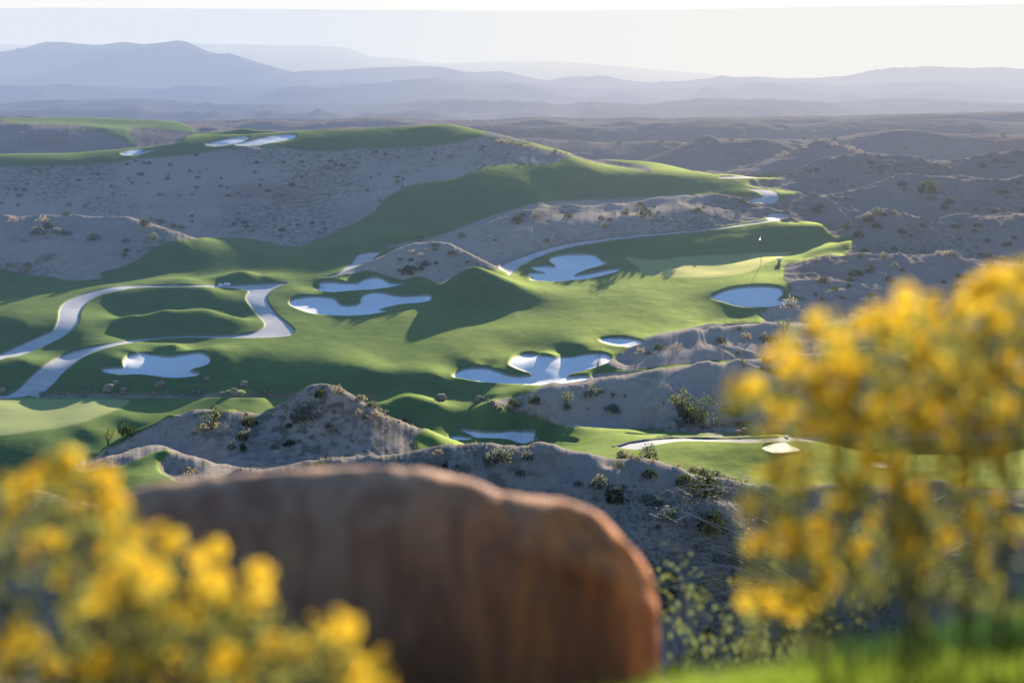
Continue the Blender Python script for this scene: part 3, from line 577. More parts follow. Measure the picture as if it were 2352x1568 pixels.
class MB:
    def __init__(s): s.v, s.f = [], []
    def face(s, *p):
        i = len(s.v); s.v += [tuple(q) for q in p]; s.f.append(tuple(range(i, i+len(p))))
    def leaf(s, c, size, aspect=.5, up=None, r=random):
        n = Vector((r.gauss(0,1), r.gauss(0,1), r.gauss(0,1)+.01)).normalized()
        a = n.orthogonal().normalized(); a.rotate(Matrix.Rotation(r.uniform(0,6.28), 3, n)); b = n.cross(a)
        if up is not None: a = (a*.5+up).normalized(); b = a.cross(n).normalized()
        c = Vector(c); a = a*size; b = b*size*aspect
        s.face(c-a, c-a*.1+b, c+a, c-a*.1-b)
    def tube(s, pts, r0, r1, n=5):
        pts = [Vector(p) for p in pts]; base = len(s.v)
        for i, p in enumerate(pts):
            d = (pts[min(i+1,len(pts)-1)]-pts[max(i-1,0)]).normalized(); a = d.orthogonal().normalized(); b = d.cross(a)
            r = r0+(r1-r0)*i/(len(pts)-1)
            for k in range(n):
                t = 6.2832*k/n; s.v.append(tuple(p+a*math.cos(t)*r+b*math.sin(t)*r))
        for i in range(len(pts)-1):
            for k in range(n):
                a = base+i*n+k; b = base+i*n+(k+1)%n; s.f.append((a, b, b+n, a+n))
        s.f.append(tuple(base+(len(pts)-1)*n+k for k in range(n)))
    def build(s, name, mat, parent=None, smooth=False, **kw):
        me = bpy.data.meshes.new(name); me.from_pydata(s.v, [], s.f); me.materials.append(mat)
        if smooth: me.polygons.foreach_set('use_smooth', [True]*len(me.polygons))
        me.update(); return put(bpy.data.objects.new(name, me), parent=parent, **kw)
def empty(name, loc, label=None, cat=None, group=None, rz=0, scale=1):
    o = bpy.data.objects.new(name, None); o.empty_display_size = .1; o.location = loc; o.rotation_euler = (0,0,rz); o.scale = (scale,)*3
    return put(o, label, cat, group)
def copy_tree(o, loc, rz, scale, label, group=None):
    c = o.copy(); COL.objects.link(c); c.location = loc; c.rotation_euler = (0,0,rz); c.scale = scale if isinstance(scale, tuple) else (scale,)*3
    c['label'] = label
    if group: c['group'] = group
    elif 'group' in c: del c['group']
    for ch in list(o.children):
        k = ch.copy(); COL.objects.link(k); k.parent = c
    return c
# --- shrubs: each kind built once, one unit tall
def shrub_kind(kind, seed):
    r = random.Random(seed); st, lf = MB(), MB()
    n, size, mat, wid = {'sage':(260,.085,M_SAGE,.75), 'dark':(240,.095,M_DARK,.8), 'creosote':(170,.05,M_CREO,.55), 'dry':(170,.075,M_DRY,.85), 'tall':(230,.034,M_CREO,.42)}[kind]
    tips = []
    for k in range(9 if kind != 'tall' else 14):
        a = r.uniform(0,6.28); h = r.uniform(.55,1)*(1 if kind in ('creosote','tall') else .9); w = wid*r.uniform(.3,1)
        p1 = Vector((math.cos(a)*w*.35, math.sin(a)*w*.35, h*.45)); p2 = Vector((math.cos(a)*w*.8, math.sin(a)*w*.8, h*r.uniform(.7,1)))
        st.tube([(0,0,-.08), p1, p2], .022, .006, 4); tips.append((p1, p2))
    for k in range(n):
        if kind in ('sage','dark','dry'):
            a = r.uniform(0,6.28); u = r.uniform(0,1)**.5; e = math.asin(r.uniform(0,1)); q = r.uniform(.55,1)**.5*(1+.18*math.sin(3*a+seed)+.12*math.sin(5*a+2*e))
            c = Vector((math.cos(a)*math.cos(e)*q*wid*.8, math.sin(a)*math.cos(e)*q*wid*.8, .05+math.sin(e)*q*.85))
            lf.leaf(c, size*r.uniform(.6,1.4), .6, None, r); continue
        p1, p2 = r.choice(tips); c = p1.lerp(p2, r.uniform(.0 if kind in ('sage','dark') else .35, 1.08)) + Vector((r.gauss(0,.09),r.gauss(0,.09),r.gauss(0,.06)))
        c.z = max(c.z, .03); lf.leaf(c, size*r.uniform(.6,1.4), .55, None, r)
    return st, lf, mat
SHRUB_LABELS = {'near':'low scrub bush on the dim slope just behind the big red boulder', 'mound':'scrub bush on the bare mound between the two turf areas at left',
 'ridge':'scrub bush on the bare ridges beside the sandy wash at right of the fairway', 'mid':'scrub bush on the bare mound and long ridge in mid valley',
 'wall':'scrub bush on the tall shaded slope below the high mesa turf', 'left':'scrub bush on the round bare hill at the far left edge', 'right':'scrub bush on the stepped bare hills right of the green', 'far':'tiny scrub bush on the farthest dark ridge under the hazy hills'}
protos = {}
used_proto = set()
def shrub(kind, X, Y, px, zone, label=None, d0=40, d1=460, squash=1.0):
    p = on_ground(X, Y, d0, d1); s = px/FPX*p.y
    key = (kind, random.randint(0,2))
    lab = label or SHRUB_LABELS[zone]; grp = None if label else 'scrub: '+zone
    sc3 = (s*squash*random.uniform(.9,1.15), s*squash*random.uniform(.9,1.15), s)
    if key not in protos:
        st, lf, mat = shrub_kind(kind, 100+hash(key[0])%7+key[1]*13 if False else 100+len(kind)*5+key[1]*13)
        name = {'sage':'sagebrush','dark':'desert_scrub','creosote':'creosote_bush','dry':'dry_brush','tall':'airy_bush'}[kind]
        o = empty(name, p, lab, 'shrub', grp, random.uniform(0,6.28)); o.scale = sc3
        st.build('stems', M_TWIG, o); lf.build('foliage', mat, o); protos[key] = o; return o
    return copy_tree(protos[key], p, random.uniform(0,6.28), sc3, lab, grp)
# bushes one can point at
for k, X, Y, px, lab in [
 ('sage',697,966,42,'round grey-green bush alone on the crest line of the near bare mound'),
 ('creosote',486,985,52,'airy yellow-green bush on the left flank of the near bare mound'),
 ('dark',293,1000,30,'round dark bush at the left tip of the near bare mound'),
 ('creosote',248,1022,40,'yellowish thin bush at the foot of the near mound beside the left turf bank'),
 ('sage',1155,1060,38,'grey bush pair on the near slope, the right one, under the thin bunker'),
 ('sage',1128,1066,30,'grey bush pair on the near slope, the left one, under the thin bunker'),
 ('sage',1212,1056,24,'small round sage on the near slope below the thin bunker'),
 ('sage',1492,1050,34,'round grey bush on the near crest in front of the bright cart path'),
 ('dark',1572,1118,34,'dark bush on the near slope below the lit turf at lower right'),
 ('dark',1622,1135,52,'large dark bush on the near slope left of the yellow flowers'),
 ('tall',1562,958,72,'tall airy bush with pale tips standing in the wash, right of the biggest bunker'),
 ('dark',1592,968,40,'dark bush in the wash at the foot of the tall airy bush'),
 ('creosote',1300,935,40,'thin yellow-green bush low on the bare ridge right of the ditch rocks'),
 ('dark',1415,1155,40,'dark bush on the near slope right of the boulder top'),
 ('sage',1535,1192,34,'sage bush on the near slope above the arching twigs'),
 ('dark',1640,1222,50,'dark sprawling bush among the arching twigs on the near slope'),
 ('dark',940,630,26,'dark bush in the shaded face of the mid-field mound'),
 ('creosote',965,556,22,'yellow-green bush on top of the mid-field mound'),
 ('dark',1480,498,26,'dark bush on the long bare ridge above the narrow cart path'),
 ('dry',1815,705,28,'pale dry bush at the right end of the leaf-shaped bunker'),
 ('sage',2015,492,22,'pale bush on the left end of the lit ridge behind the green'),
 ('dark',2135,445,36,'dark bush in a gully on the hill right of the far cart path'),
 ('creosote',1800,772,44,'wide thin yellow-green bush on the bare ridge below the leaf-shaped bunker'),
 ]: shrub(k, X, Y, px, None, lab)
def scatter(n, zone, poly, kinds, pmin, pmax, d0=40, d1=460):
    xs = [p[0] for p in poly]; ys = [p[1] for p in poly]; c = 0; tries = 0
    while c < n and tries < n*60:
        tries += 1; X, Y = random.uniform(min(xs),max(xs)), random.uniform(min(ys),max(ys))
        ins = False
        for (xa,ya),(xb,yb) in zip(poly, poly[1:]+poly[:1]):
            if (ya>Y)!=(yb>Y) and X < (xb-xa)*(Y-ya)/(yb-ya)+xa: ins = not ins
        if not ins: continue
        p = on_ground(X, Y, d0, d1)
        if abs(YH-FPX*p.z/p.y-Y) > 4: continue
        i, j = cell(p.x, p.y)
        if bare[i,j] < .9: continue
        if fbm(np.array([X/60.]), np.array([Y/40.]), 300, 2)[0] < -.15: continue
        shrub(random.choice(kinds), X, Y, random.uniform(pmin,pmax)*random.uniform(.8,1.1), zone, None, d0, d1, random.uniform(.9,1.4)); c += 1
scatter(34,'near',[(1180,1060),(1480,1075),(1700,1130),(1850,1250),(1900,1560),(1510,1560),(1500,1350),(1400,1190),(1150,1110)],['dark','sage','sage','dry'],10,34,43,62)
scatter(12,'near',[(430,1085),(700,1060),(1000,1030),(1100,1080),(700,1075)],['sage','dry','dark'],6,15,43,62)
scatter(30,'mound',[(420,1000),(700,900),(760,885),(1000,1000),(820,1030),(450,1050)],['sage','dry','dry','dark'],6,22,75,92)
scatter(34,'ridge',[(1150,930),(1330,890),(1500,850),(1800,810),(1850,990),(1640,985),(1450,975),(1250,950)],['dark','sage','dark','creosote'],8,28,95,113)
scatter(14,'ridge',[(1450,815),(1650,750),(1900,748),(1900,830),(1700,812)],['dark','sage','dry'],7,20,113,128)
scatter(22,'mid',[(880,610),(1010,555),(1120,612),(1000,630),(760,640)],['dark','dry','sage'],5,13,143,162)
scatter(26,'mid',[(1020,545),(1200,485),(1640,440),(1760,470),(1600,520),(1400,548),(1200,590)],['dark','sage','dark'],6,15,160,184)
scatter(135,'wall',[(0,395),(600,345),(1100,320),(1290,350),(1000,400),(850,480),(700,555),(520,545),(400,500),(0,470)],['dark','sage','sage','dark'],3.5,9.5,165,215)
scatter(22,'left',[(0,500),(180,485),(420,530),(200,630),(0,635)],['dark','sage','dry'],7,22,146,167)
scatter(66,'right',[(1830,460),(2100,395),(2352,400),(2352,640),(2000,700),(1850,690),(1960,585)],['dark','dark','dark','sage'],5,17,130,200)
scatter(30,'right',[(1800,400),(1960,360),(2352,345),(2352,400),(2100,385),(1900,425)],['dark','dark','sage'],4,11,185,240)
scatter(26,'far',[(1300,330),(1640,300),(2352,290),(2352,335),(1950,345),(1700,340)],['dark','sage'],4,9,230,400)
# lit tufts standing along the ridge lines
for line, n, zone in [([(1845,597),(1960,582),(2130,580),(2352,597)],22,'right'), ([(1930,520),(2000,490),(2200,483),(2352,480)],14,'right'), ([(420,527),(300,487),(470,538)],10,'left'),
                      ([(1120,320),(1200,335),(1300,352)],18,'wall'), ([(745,884),(870,938),(1000,996)],16,'mound'), ([(1400,1040),(1560,1072),(1720,1108)],20,'near'), ([(1790,360),(1882,320),(1985,350)],14,'far')]:
    L_ = np.array(line, float)
    for k in range(n):
        t = random.uniform(0,len(L_)-1.001); a = L_[int(t)]; b = L_[int(t)+1]; q = a+(b-a)*(t-int(t))
        shrub(random.choice(['dry','sage','dry']), q[0]+random.uniform(-4,4), q[1]+random.uniform(0,5), random.uniform(5,12)*(1.5 if zone in ('near','mound') else 1), zone, None, 40, 460, 1.3)
# --- small tree in the wash, ocotillo by the big bunker
def small_tree():
    p = on_ground(1612, 985, 90, 112); s = p.y/FPX
    o = empty('desert_tree', p, 'small green desert tree with a dark trunk in the rocky wash', 'tree')
    tr, lf = MB(), MB(); r = random.Random(5); ends = []
    tr.tube([(0,0,-.1),(.05,0,.35),(.0,.03,.75)], .10, .06, 7)
    for k in range(8):
        a = k*.8; q = Vector((math.cos(a)*r.uniform(.4,.9), math.sin(a)*r.uniform(.4,.9), r.uniform(.9,2.2))); tr.tube([(0,.03,.6), q*.55+Vector((0,0,.4)), q], .04, .012, 5); ends.append(q)
    for k in range(420):
        q = r.choice(ends); lf.leaf(q+Vector((r.gauss(0,.24),r.gauss(0,.24),r.gauss(0,.2))), r.uniform(.05,.11), .5, None, r)
    tr.build('trunk', M_TWIG, o, True); lf.build('crown', leaf_material('tree_leaves',(.09,.13,.055),(.16,.21,.06),.45), o)
small_tree()
p = on_ground(1372, 856, 95, 115); o = empty('ocotillo', p, 'spindly bare ocotillo rising in front of the biggest bunker', 'plant')
for k in range(7):
    a = random.uniform(0,6.28); w_ = random.uniform(.15,.75); mb = MB(); h_ = random.uniform(1.4,2.2)
    mb.tube([(0,0,-.1),(math.cos(a)*w_*.4,math.sin(a)*w_*.4,h_*.5),(math.cos(a)*w_,math.sin(a)*w_,h_)], .02, .009, 5); mb.build('stem', M_TWIG, o)
# --- boulders
def rock_mesh(seed, flat=.7):
    bm = bmesh.new(); bmesh.ops.create_icosphere(bm, subdivisions=3, radius=.5); r = random.Random(seed)
    planes = [(Vector((r.gauss(0,1),r.gauss(0,1),r.gauss(0,.8))).normalized(), r.uniform(.30,.44)) for _ in range(11)]
    for v in bm.verts:
        for n, d in planes:
            k = v.co.dot(n)-d
            if k > 0: v.co -= n*k*.88
        v.co += v.co.normalized()*.03*(math.sin(v.co.x*19+seed)*math.cos(v.co.y*17)+math.sin(v.co.z*23))
        v.co.z *= flat
    me = bpy.data.meshes.new('boulder'); bm.to_mesh(me); bm.free()
    me.polygons.foreach_set('use_smooth', [True]*len(me.polygons)); return me
ROCKS = [rock_mesh(s) for s in (3,8,14,21,33)]
for m_ in ROCKS: m_.materials.append(M_ROCK)
RED = [m_.copy() for m_ in ROCKS]
for m_ in RED: m_.materials.clear(); m_.materials.append(M_REDROCK)
def rock(X, Y, wpx, label, group=None, meshes=ROCKS, h=.75, d0=40, d1=460, name='boulder', sink=.22):
    p = on_ground(X, Y, d0, d1); s = wpx/FPX*p.y
    o = bpy.data.objects.new(name, random.choice(meshes)); o.location = p + Vector((0,0,s*h*sink)); o.scale = (s, s*random.uniform(.8,1), s*h/.7)
    o.rotation_euler = (random.uniform(-.2,.2), random.uniform(-.2,.2), random.uniform(0,6.28)); return put(o, label, 'rock', group)
for X, Y, w_, lab in [(250,898,34,'widest of three boulders huddled below the lower left bunker'),(264,884,20,'rear boulder of three huddled below the lower left bunker'),(283,896,23,'pale right-hand boulder of three huddled below the lower left bunker'),
 (366,888,31,'single rounded boulder straight below the lower left bunker'),(476,873,18,'small boulder at the right tip of the lower left bunker'),(562,886,28,'squarish boulder on the dark bank right of the lower left bunker'),
 (1012,918,31,'pale angular boulder on the dark bank below the biggest bunker, the left one'),(1100,920,27,'pale angular boulder on the dark bank below the biggest bunker, the right one'),
 (6,900,26,'boulder beside the end of the lower cart path, cut by the frame edge'),(97,905,20,'grey boulder touching the foot of the lower cart path'),(537,905,28,'low grey rock on the small turf ridge above the left green')]:
    rock(X, Y, w_*.86, lab)
for k in range(34):
    X = random.uniform(120, 640); rock(X, 905+random.uniform(-4,3), random.uniform(5,14), 'small stone lining the dark ditch behind the left green', 'stones along the ditch', d0=104, d1=117, name='stone')
for k in range(42):
    X = random.uniform(1480, 1860); rock(X, random.uniform(970,997), random.uniform(7,22), 'reddish stone in the wash behind the bright cart path', 'stones in the wash', RED, .7, 90, 112, 'stone')
for k in range(16):
    X = random.uniform(1120, 1300); rock(X, 915+(X-1120)*.28+random.uniform(4,16), random.uniform(6,14), 'brown stone at the foot of the bare ridge by the turf band', 'stones under the ridge', RED, .7, 97, 108, 'stone')
# --- flag, marker, white blocks
def flag():
    p = on_ground(1748, 607, 150, 162); u = p.y/FPX
    o = empty('golf_flag', p, 'tall thin flagstick with a limp white flag on the pale green', 'flag')
    mb = MB(); mb.tube([(0,0,-.1),(0,0,20*u),(0,0,40*u),(0,0,66*u)], .03, .02, 8); mb.build('pole', M_POLE, o, True)
    mb = MB(); n = 6; z1, z0 = 65*u, 55*u
    for i in range(n):
        for j in range(4):
            def q(a, b): t = a/n; w_ = (.15+.85*t**.8)*6.5*u; return (-.02-w_*b/4*.8+.0, .05*math.sin(b*1.7+a*.6), z1-(z1-z0)*t-.12*b/4*(1-t))
            mb.face(q(i,j), q(i+1,j), q(i+1,j+1), q(i,j+1))
    mb.build('flag_cloth', M_FLAG, o, True)
flag()
def marker():
    p = on_ground(1790, 603, 150, 165); u = p.y/FPX
    o = empty('course_marker', p, 'small white round-topped marker on a stub at the right edge of the green', 'marker')
    mb = MB(); mb.tube([(0,0,-.1),(0,0,4*u)], 3.5*u, 3.2*u, 10); mb.build('post', M_ROCK, o)
    mb = MB(); mb.tube([(-5.5*u,0,7*u),(-4.8*u,0,7*u),(4.8*u,0,7*u),(5.5*u,0,7*u)], 3*u, 3*u, 10); mb.build('head', M_WHITE, o)
marker()
for X, w_, lab in [(507,12,'left and taller of two low white blocks on the upper bend of the cart path'),(522,16,'right and longer of two low white blocks on the upper bend of the cart path')]:
    p = on_ground(X, 656, 130, 152); u = p.y/FPX; bm = bmesh.new(); bmesh.ops.create_cube(bm, size=1.0)
    for v in bm.verts: v.co = Vector((v.co.x*w_*u*(.9 if v.co.z>0 else 1), v.co.y*.4, v.co.z*6*u+2.2*u))
    bmesh.ops.bevel(bm, geom=list(bm.edges), offset=.05, segments=2, affect='EDGES'); me = bpy.data.meshes.new('white_block'); bm.to_mesh(me); bm.free(); me.materials.append(M_WHITE)
    o = bpy.data.objects.new('white_block', me); o.location = p; put(o, lab, 'block')
rock(1806, 1006, 15, 'bright white stone on the wall end beside the sunlit cart path', None, ROCKS, .5, 82, 100).data = (lambda m: (m.materials.clear(), m.materials.append(M_WHITE), m)[2])(ROCKS[0].copy())
# --- low stone wall on the far side of the bright path
def low_wall():
    pts = [on_ground(X, Y, 84, 110) for X, Y in cv('D',(1300,757),(1340,749),(1400,729),(1450,722),(1500,715),(1550,710),(1600,706),(1675,701),(1750,698),(1825,700),(1900,702),(2000,704),(2100,703),(2221,699),(2340,694),(2450,688))]
    mb = MB(); sec = []
    for i, p in enumerate(pts):
        d = (pts[min(i+1,len(pts)-1)]-pts[max(i-1,0)]); d.z = 0; d.normalize(); nrm = Vector((-d.y, d.x, 0)); h_ = .05+.02*math.sin(i*2.1)
        sec.append([p+nrm*a+Vector((0,0,b)) for a, b in ((-.14,-.3),(-.12,h_),(.16,h_-.02),(.18,-.3))])
    for a, b in zip(sec, sec[1:]):
        for k in range(3): mb.face(a[k], b[k], b[k+1], a[k+1])
    mb.face(*sec[0]); mb.face(*sec[-1][::-1])
    mb.build('low_wall', M_DARKROCK, label='low dark stone wall along the far edge of the sunlit cart path', cat='wall')
low_wall()
# --- grit and pebbles on the nearest bare ground, and tiny wild flowers
def strew(name, n, zone, fn, mat, label, d0, d1):
    mb = MB(); c = 0; t = 0
    while c < n and t < n*20:
        t += 1; X, Y = random.uniform(zone[0],zone[2]), random.uniform(zone[1],zone[3]); p = on_ground(X, Y, d0, d1)
        if abs(YH-FPX*p.z/p.y-Y) > 3: continue
        i, j = cell(p.x, p.y)
        if bare[i,j] < .95: continue
        if fbm(np.array([p.x*.5]), np.array([p.y*.35]), 77, 3)[0] < random.uniform(-.25,.35): continue
        fn(mb, p); c += 1
    mb.build(name, mat, label=label, kind='stuff')
def pebble(mb, p):
    s = random.uniform(.02,.075)*random.choice((1,1,1,1.6)); a = [Vector((random.uniform(-1,1),random.uniform(-1,1),0)).normalized()*s for _ in range(3)]
    t = p+Vector((random.uniform(-.3,.3)*s,0,s*random.uniform(.5,1.0)))
    an = sorted(math.atan2(q.y,q.x) for q in [Vector((math.cos(2.1*k+random.random()),math.sin(2.1*k+random.random()),0)) for k in range(4)])
    b = [p+Vector((math.cos(k*1.57+random.uniform(-.4,.4))*s, math.sin(k*1.57+random.uniform(-.4,.4))*s, -.01)) for k in range(4)]
    for k in range(4): mb.face(b[k], b[(k+1)%4], t)
strew('gravel', 3000, (150,890,2000,1568), pebble, M_ROCK, 'pale stones and grit strewn over the nearest bare slopes', 43, 92)
def tuft(mb, p):
    for k in range(random.randint(5,10)):
        a = random.uniform(0,6.28); l = random.uniform(.06,.2); q = p+Vector((random.gauss(0,.05),random.gauss(0,.05),0)); e = q+Vector((math.cos(a)*l*.5, math.sin(a)*l*.5, l)); w_ = Vector((math.sin(a),-math.cos(a),0))*.008
        mb.face(q-w_, q+w_, e)
strew('dry_grass', 1500, (150,890,2100,1568), tuft, M_DRY, 'short dry grass tufts on the nearest bare slopes', 43, 92)
strew('dry_grass', 4600, (1250,1130,2100,1568), tuft, M_SAGE, 'grey-green weeds on the slope right of the boulder', 43, 64)
def blossom(mb, p): mb.leaf(p+Vector((0,0,random.uniform(.08,.25))), random.uniform(.025,.045), .9)
strew('wildflowers', 60, (1300,1060,1750,1500), blossom, M_YELS, 'scattered tiny yellow wildflowers on the near slope', 43, 64)
strew('wildflowers', 120, (1250,1060,1850,1400), blossom, M_PINK, 'scattered tiny pink wildflowers on the near slope', 43, 64)
for X, Y in [(450,1000),(470,992),(495,985),(430,1096)]:
    p = on_ground(X, Y, 50, 92); o = empty('flowering_shrub', p, {450:'small flowering bush with yellow heads, left of the airy bush on the near mound',470:'small flowering bush with yellow heads, middle of three on the near mound',495:'small flowering bush with yellow heads under the airy bush',430:'yellow-flowered bush at the foot of the near mound, by the dark little turf ridge'}[X], 'shrub')
    a, b = MB(), MB()
    for k in range(60): a.leaf((random.gauss(0,.18),random.gauss(0,.18),abs(random.gauss(.15,.12))), .05, .5)
    for k in range(22): b.leaf((random.gauss(0,.22),random.gauss(0,.22),.25+abs(random.gauss(.12,.12))), .04, .9)
    a.build('foliage', M_SAGE, o); b.build('blossom', M_YELS, o)
# ---------------------------------------------------------------- the knoll under the camera: ground, red boulder, yellow flowers, grass
def knoll_z(x, y):
    base = -1.40 - .35*(y-2.8) if y < 4.05 else -1.8375 - .95*(y-4.05)
    base += .10*min(max((x-.35)/.8,0),1)*(1 if y < 3.6 else max(0,1-(y-3.6)/.5))
    return max(base, -21.5) if y > 10 else base
def knoll():
    xs = np.concatenate([np.linspace(-9,-2.2,26), np.linspace(-2.1,2.3,90), np.linspace(2.5,9,26)]); ys = np.concatenate([np.linspace(-1.5,1.4,12), np.linspace(1.5,5.5,80), np.linspace(5.8,26,60), np.linspace(27,44,12)])
    YY, XX = np.meshgrid(ys, xs, indexing='ij'); Z = np.vectorize(knoll_z)(XX, YY)
    XX = XX*(1+np.maximum(YY-5,0)*.09)
    Z = Z + .05*fbm(XX*1.7, YY*1.7, 400, 4)*np.clip(YY/3,.3,1) + np.clip(YY-6,0,6)/6*.5*fbm(XX/3, YY/3, 410, 4)
    v = np.stack([XX,YY,Z],2).reshape(-1,3); ii = np.arange(XX.size).reshape(XX.shape); q = np.stack([ii[:-1,:-1],ii[:-1,1:],ii[1:,1:],ii[1:,:-1]],2).reshape(-1,4)
    return put(mesh_from('knoll_ground', v, q, M_KNOLL), label='dark stony soil of the knoll under the red boulder', kind='structure')
M_KNOLL = solid_material('knoll_soil', (.10,.065,.05), (.06,.04,.035), 5, .95, .6, haze=False)
knoll()
def red_rock_material():
    m, t = nt('red_boulder_stone'); g = G(t); tc = g.n('ShaderNodeTexCoord'); ob = tc.outputs['Object']
    st = g.vec('MULTIPLY', ob, (9,9,1.6)); n1 = g.noise(1.0, 5, .6, st, .6); n2 = g.noise(2.2, 5, .6, ob); n3 = g.noise(14, 4, .65, ob); n4 = g.noise(.9, 3, .5, ob)
    x = g.n('ShaderNodeSeparateXYZ'); g.set(x.inputs[0], ob)
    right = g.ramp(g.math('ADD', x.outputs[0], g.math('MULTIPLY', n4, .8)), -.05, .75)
    col = g.mix(right, c4(.60,.34,.20), c4(.98,.31,.075))  # redder stone to the right, with the sun's orange glow painted in
    col = g.mix(g.math('MULTIPLY', g.ramp(n1,.42,.60), .65), col, c4(.36,.16,.09))
    col = g.mix(g.math('MULTIPLY', g.ramp(n2,.52,.72), .6), col, c4(.85,.48,.29))
    col = g.mix(g.math('MULTIPLY', g.ramp(n3,.55,.75), .35), col, c4(.26,.15,.10))
    hi = g.ramp(x.outputs[2], -1.10, -.93)
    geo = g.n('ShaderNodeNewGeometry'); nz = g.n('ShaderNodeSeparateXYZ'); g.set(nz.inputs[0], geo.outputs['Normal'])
    col = g.mix(g.math('MULTIPLY', g.ramp(nz.outputs[2], .80, 1.0), .35), col, c4(.70,.42,.24))  # upward faces coloured paler to imitate rim light on the top edge
    b = g.n('ShaderNodeBump', inp={'Strength':.6,'Distance':.03}); g.set(b.inputs['Height'], g.math('ADD', n1, g.math('MULTIPLY', n3, .3)))
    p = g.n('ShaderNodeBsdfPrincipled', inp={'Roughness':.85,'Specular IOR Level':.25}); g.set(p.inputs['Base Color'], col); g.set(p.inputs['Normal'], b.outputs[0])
    o = g.n('ShaderNodeOutputMaterial'); t.links.new(p.outputs[0], o.inputs[0]); return m
def big_boulder():
    D = 4.0; top = [(205,1330),(225,1250),(255,1190),(300,1146),(345,1125),(400,1108),(470,1098),(520,1092),(590,1088),(640,1084),(680,1079),(720,1076),(790,1074),(850,1073),(910,1073),(960,1077),(1010,1085),(1060,1096),(1110,1112),(1140,1130),(1180,1138),(1240,1141),(1290,1149),(1340,1164),(1375,1186),(1400,1212),(1430,1252),(1462,1290),(1486,1330),(1503,1380),(1511,1430),(1514,1480),(1513,1530),(1508,1600)]
    nu, nv = 130, 56; X = 205+(1514-205)*(.5-.5*np.cos(np.linspace(0,math.pi,nu)))
    T = np.interp(X, [p[0] for p in top], [p[1] for p in top])+2.0*fbm(X/60, X*0, 77, 2)-46; vs = []
    for i in range(nu):
        u = (X[i]-205)/1309; yt = T[i]; zt = -(yt-YH)/FPX*D; zb = -1.98; zc, hh = (zt+zb)/2, max((zt-zb)/2,.01)
        thick = .42*(1-(2*u-1)**6)**.5*.9+.02
        for k in range(nv):
            a = 2*math.pi*k/nv; ca, sa = math.cos(a), math.sin(a)
            e = .55; yy = math.copysign(abs(ca)**e, ca)*thick; zz = zc+math.copysign(abs(sa)**e, sa)*hh
            x = (X[i]-XC)/FPX*D
            fl = fbm(np.array([x*5.5]), np.array([zz*1.3+ca*2]), 500, 4, .5, True)[0]; gr_ = fbm(np.array([x*16]), np.array([zz*9+sa*3+ca]), 510, 3)[0]
            yy += (-fl*.05-gr_*.012)*(1 if ca < 0 else -.6)*min(1, 3*abs(ca)); zz += gr_*.006 - max(0, yy+thick*.55)*.40*(1 if sa > 0 else 0)
            vs.append((x, D+.05+yy, zz))
    f = [(i*nv+k, i*nv+(k+1)%nv, (i+1)*nv+(k+1)%nv, (i+1)*nv+k) for i in range(nu-1) for k in range(nv)]
    f += [tuple(range(nv))[::-1], tuple((nu-1)*nv+k for k in range(nv))]
    me = bpy.data.meshes.new('boulder'); me.from_pydata(vs, [], f); me.materials.append(red_rock_material()); me.polygons.foreach_set('use_smooth', [True]*len(me.polygons))
    bm = bmesh.new(); bm.from_mesh(me); bmesh.ops.recalc_face_normals(bm, faces=bm.faces); bm.to_mesh(me); bm.free()
    put(bpy.data.objects.new('boulder', me), 'huge rust-red boulder filling the bottom centre between two yellow flowering bushes', 'rock')
big_boulder()
M_STEM = leaf_material('flower_stems', (.20,.21,.09), (.22,.23,.07), .3, False)
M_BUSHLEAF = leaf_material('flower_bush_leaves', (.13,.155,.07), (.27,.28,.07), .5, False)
M_BUSHDARK = leaf_material('dark_bush_leaves', (.055,.07,.035), (.10,.11,.03), .35, False)  # darker green leaves mixed at random among the olive ones
M_DISC = leaf_material('flower_disc', (.62,.30,.02), (.7,.35,.02), .3, False)
def flower_mesh(seed):
    r = random.Random(seed); mb = MB(); n = 13
    for k in range(n):
        a = 6.2832*k/n+r.uniform(-.1,.1); R = .031*r.uniform(.85,1.1); dz = r.uniform(-.006,.008); w_ = .0075
        d = Vector((math.cos(a),math.sin(a),0)); s = Vector((-math.sin(a),math.cos(a),0)); z = Vector((0,0,1))
        mb.face(d*.006-s*.003, d*R*.55-s*w_+z*.004, d*R+z*dz, d*R*.55+s*w_+z*.004, d*.006+s*.003)
    for j in range(2):
        for k in range(8):
            a, b = 6.2832*k/8, 6.2832*(k+1)/8; r0, r1 = (.010,.006) if j==0 else (.006,0); z0, z1 = (.002,.007) if j==0 else (.007,.009)
            p = lambda t, q, z: Vector((math.cos(t)*q, math.sin(t)*q, z))
            if r1: mb.face(p(a,r0,z0), p(b,r0,z0), p(b,r1,z1), p(a,r1,z1))
            else: mb.face(p(a,r0,z0), p(b,r0,z0), Vector((0,0,z1)))
    me = bpy.data.meshes.new('flower_head'); me.from_pydata(mb.v, [], mb.f); me.materials.append(M_YEL); me.materials.append(M_DISC)
    me.polygons.foreach_set('material_index', [0]*n+[1]*(len(mb.f)-n)); return me
FLOWERS = [flower_mesh(s) for s in range(5)]
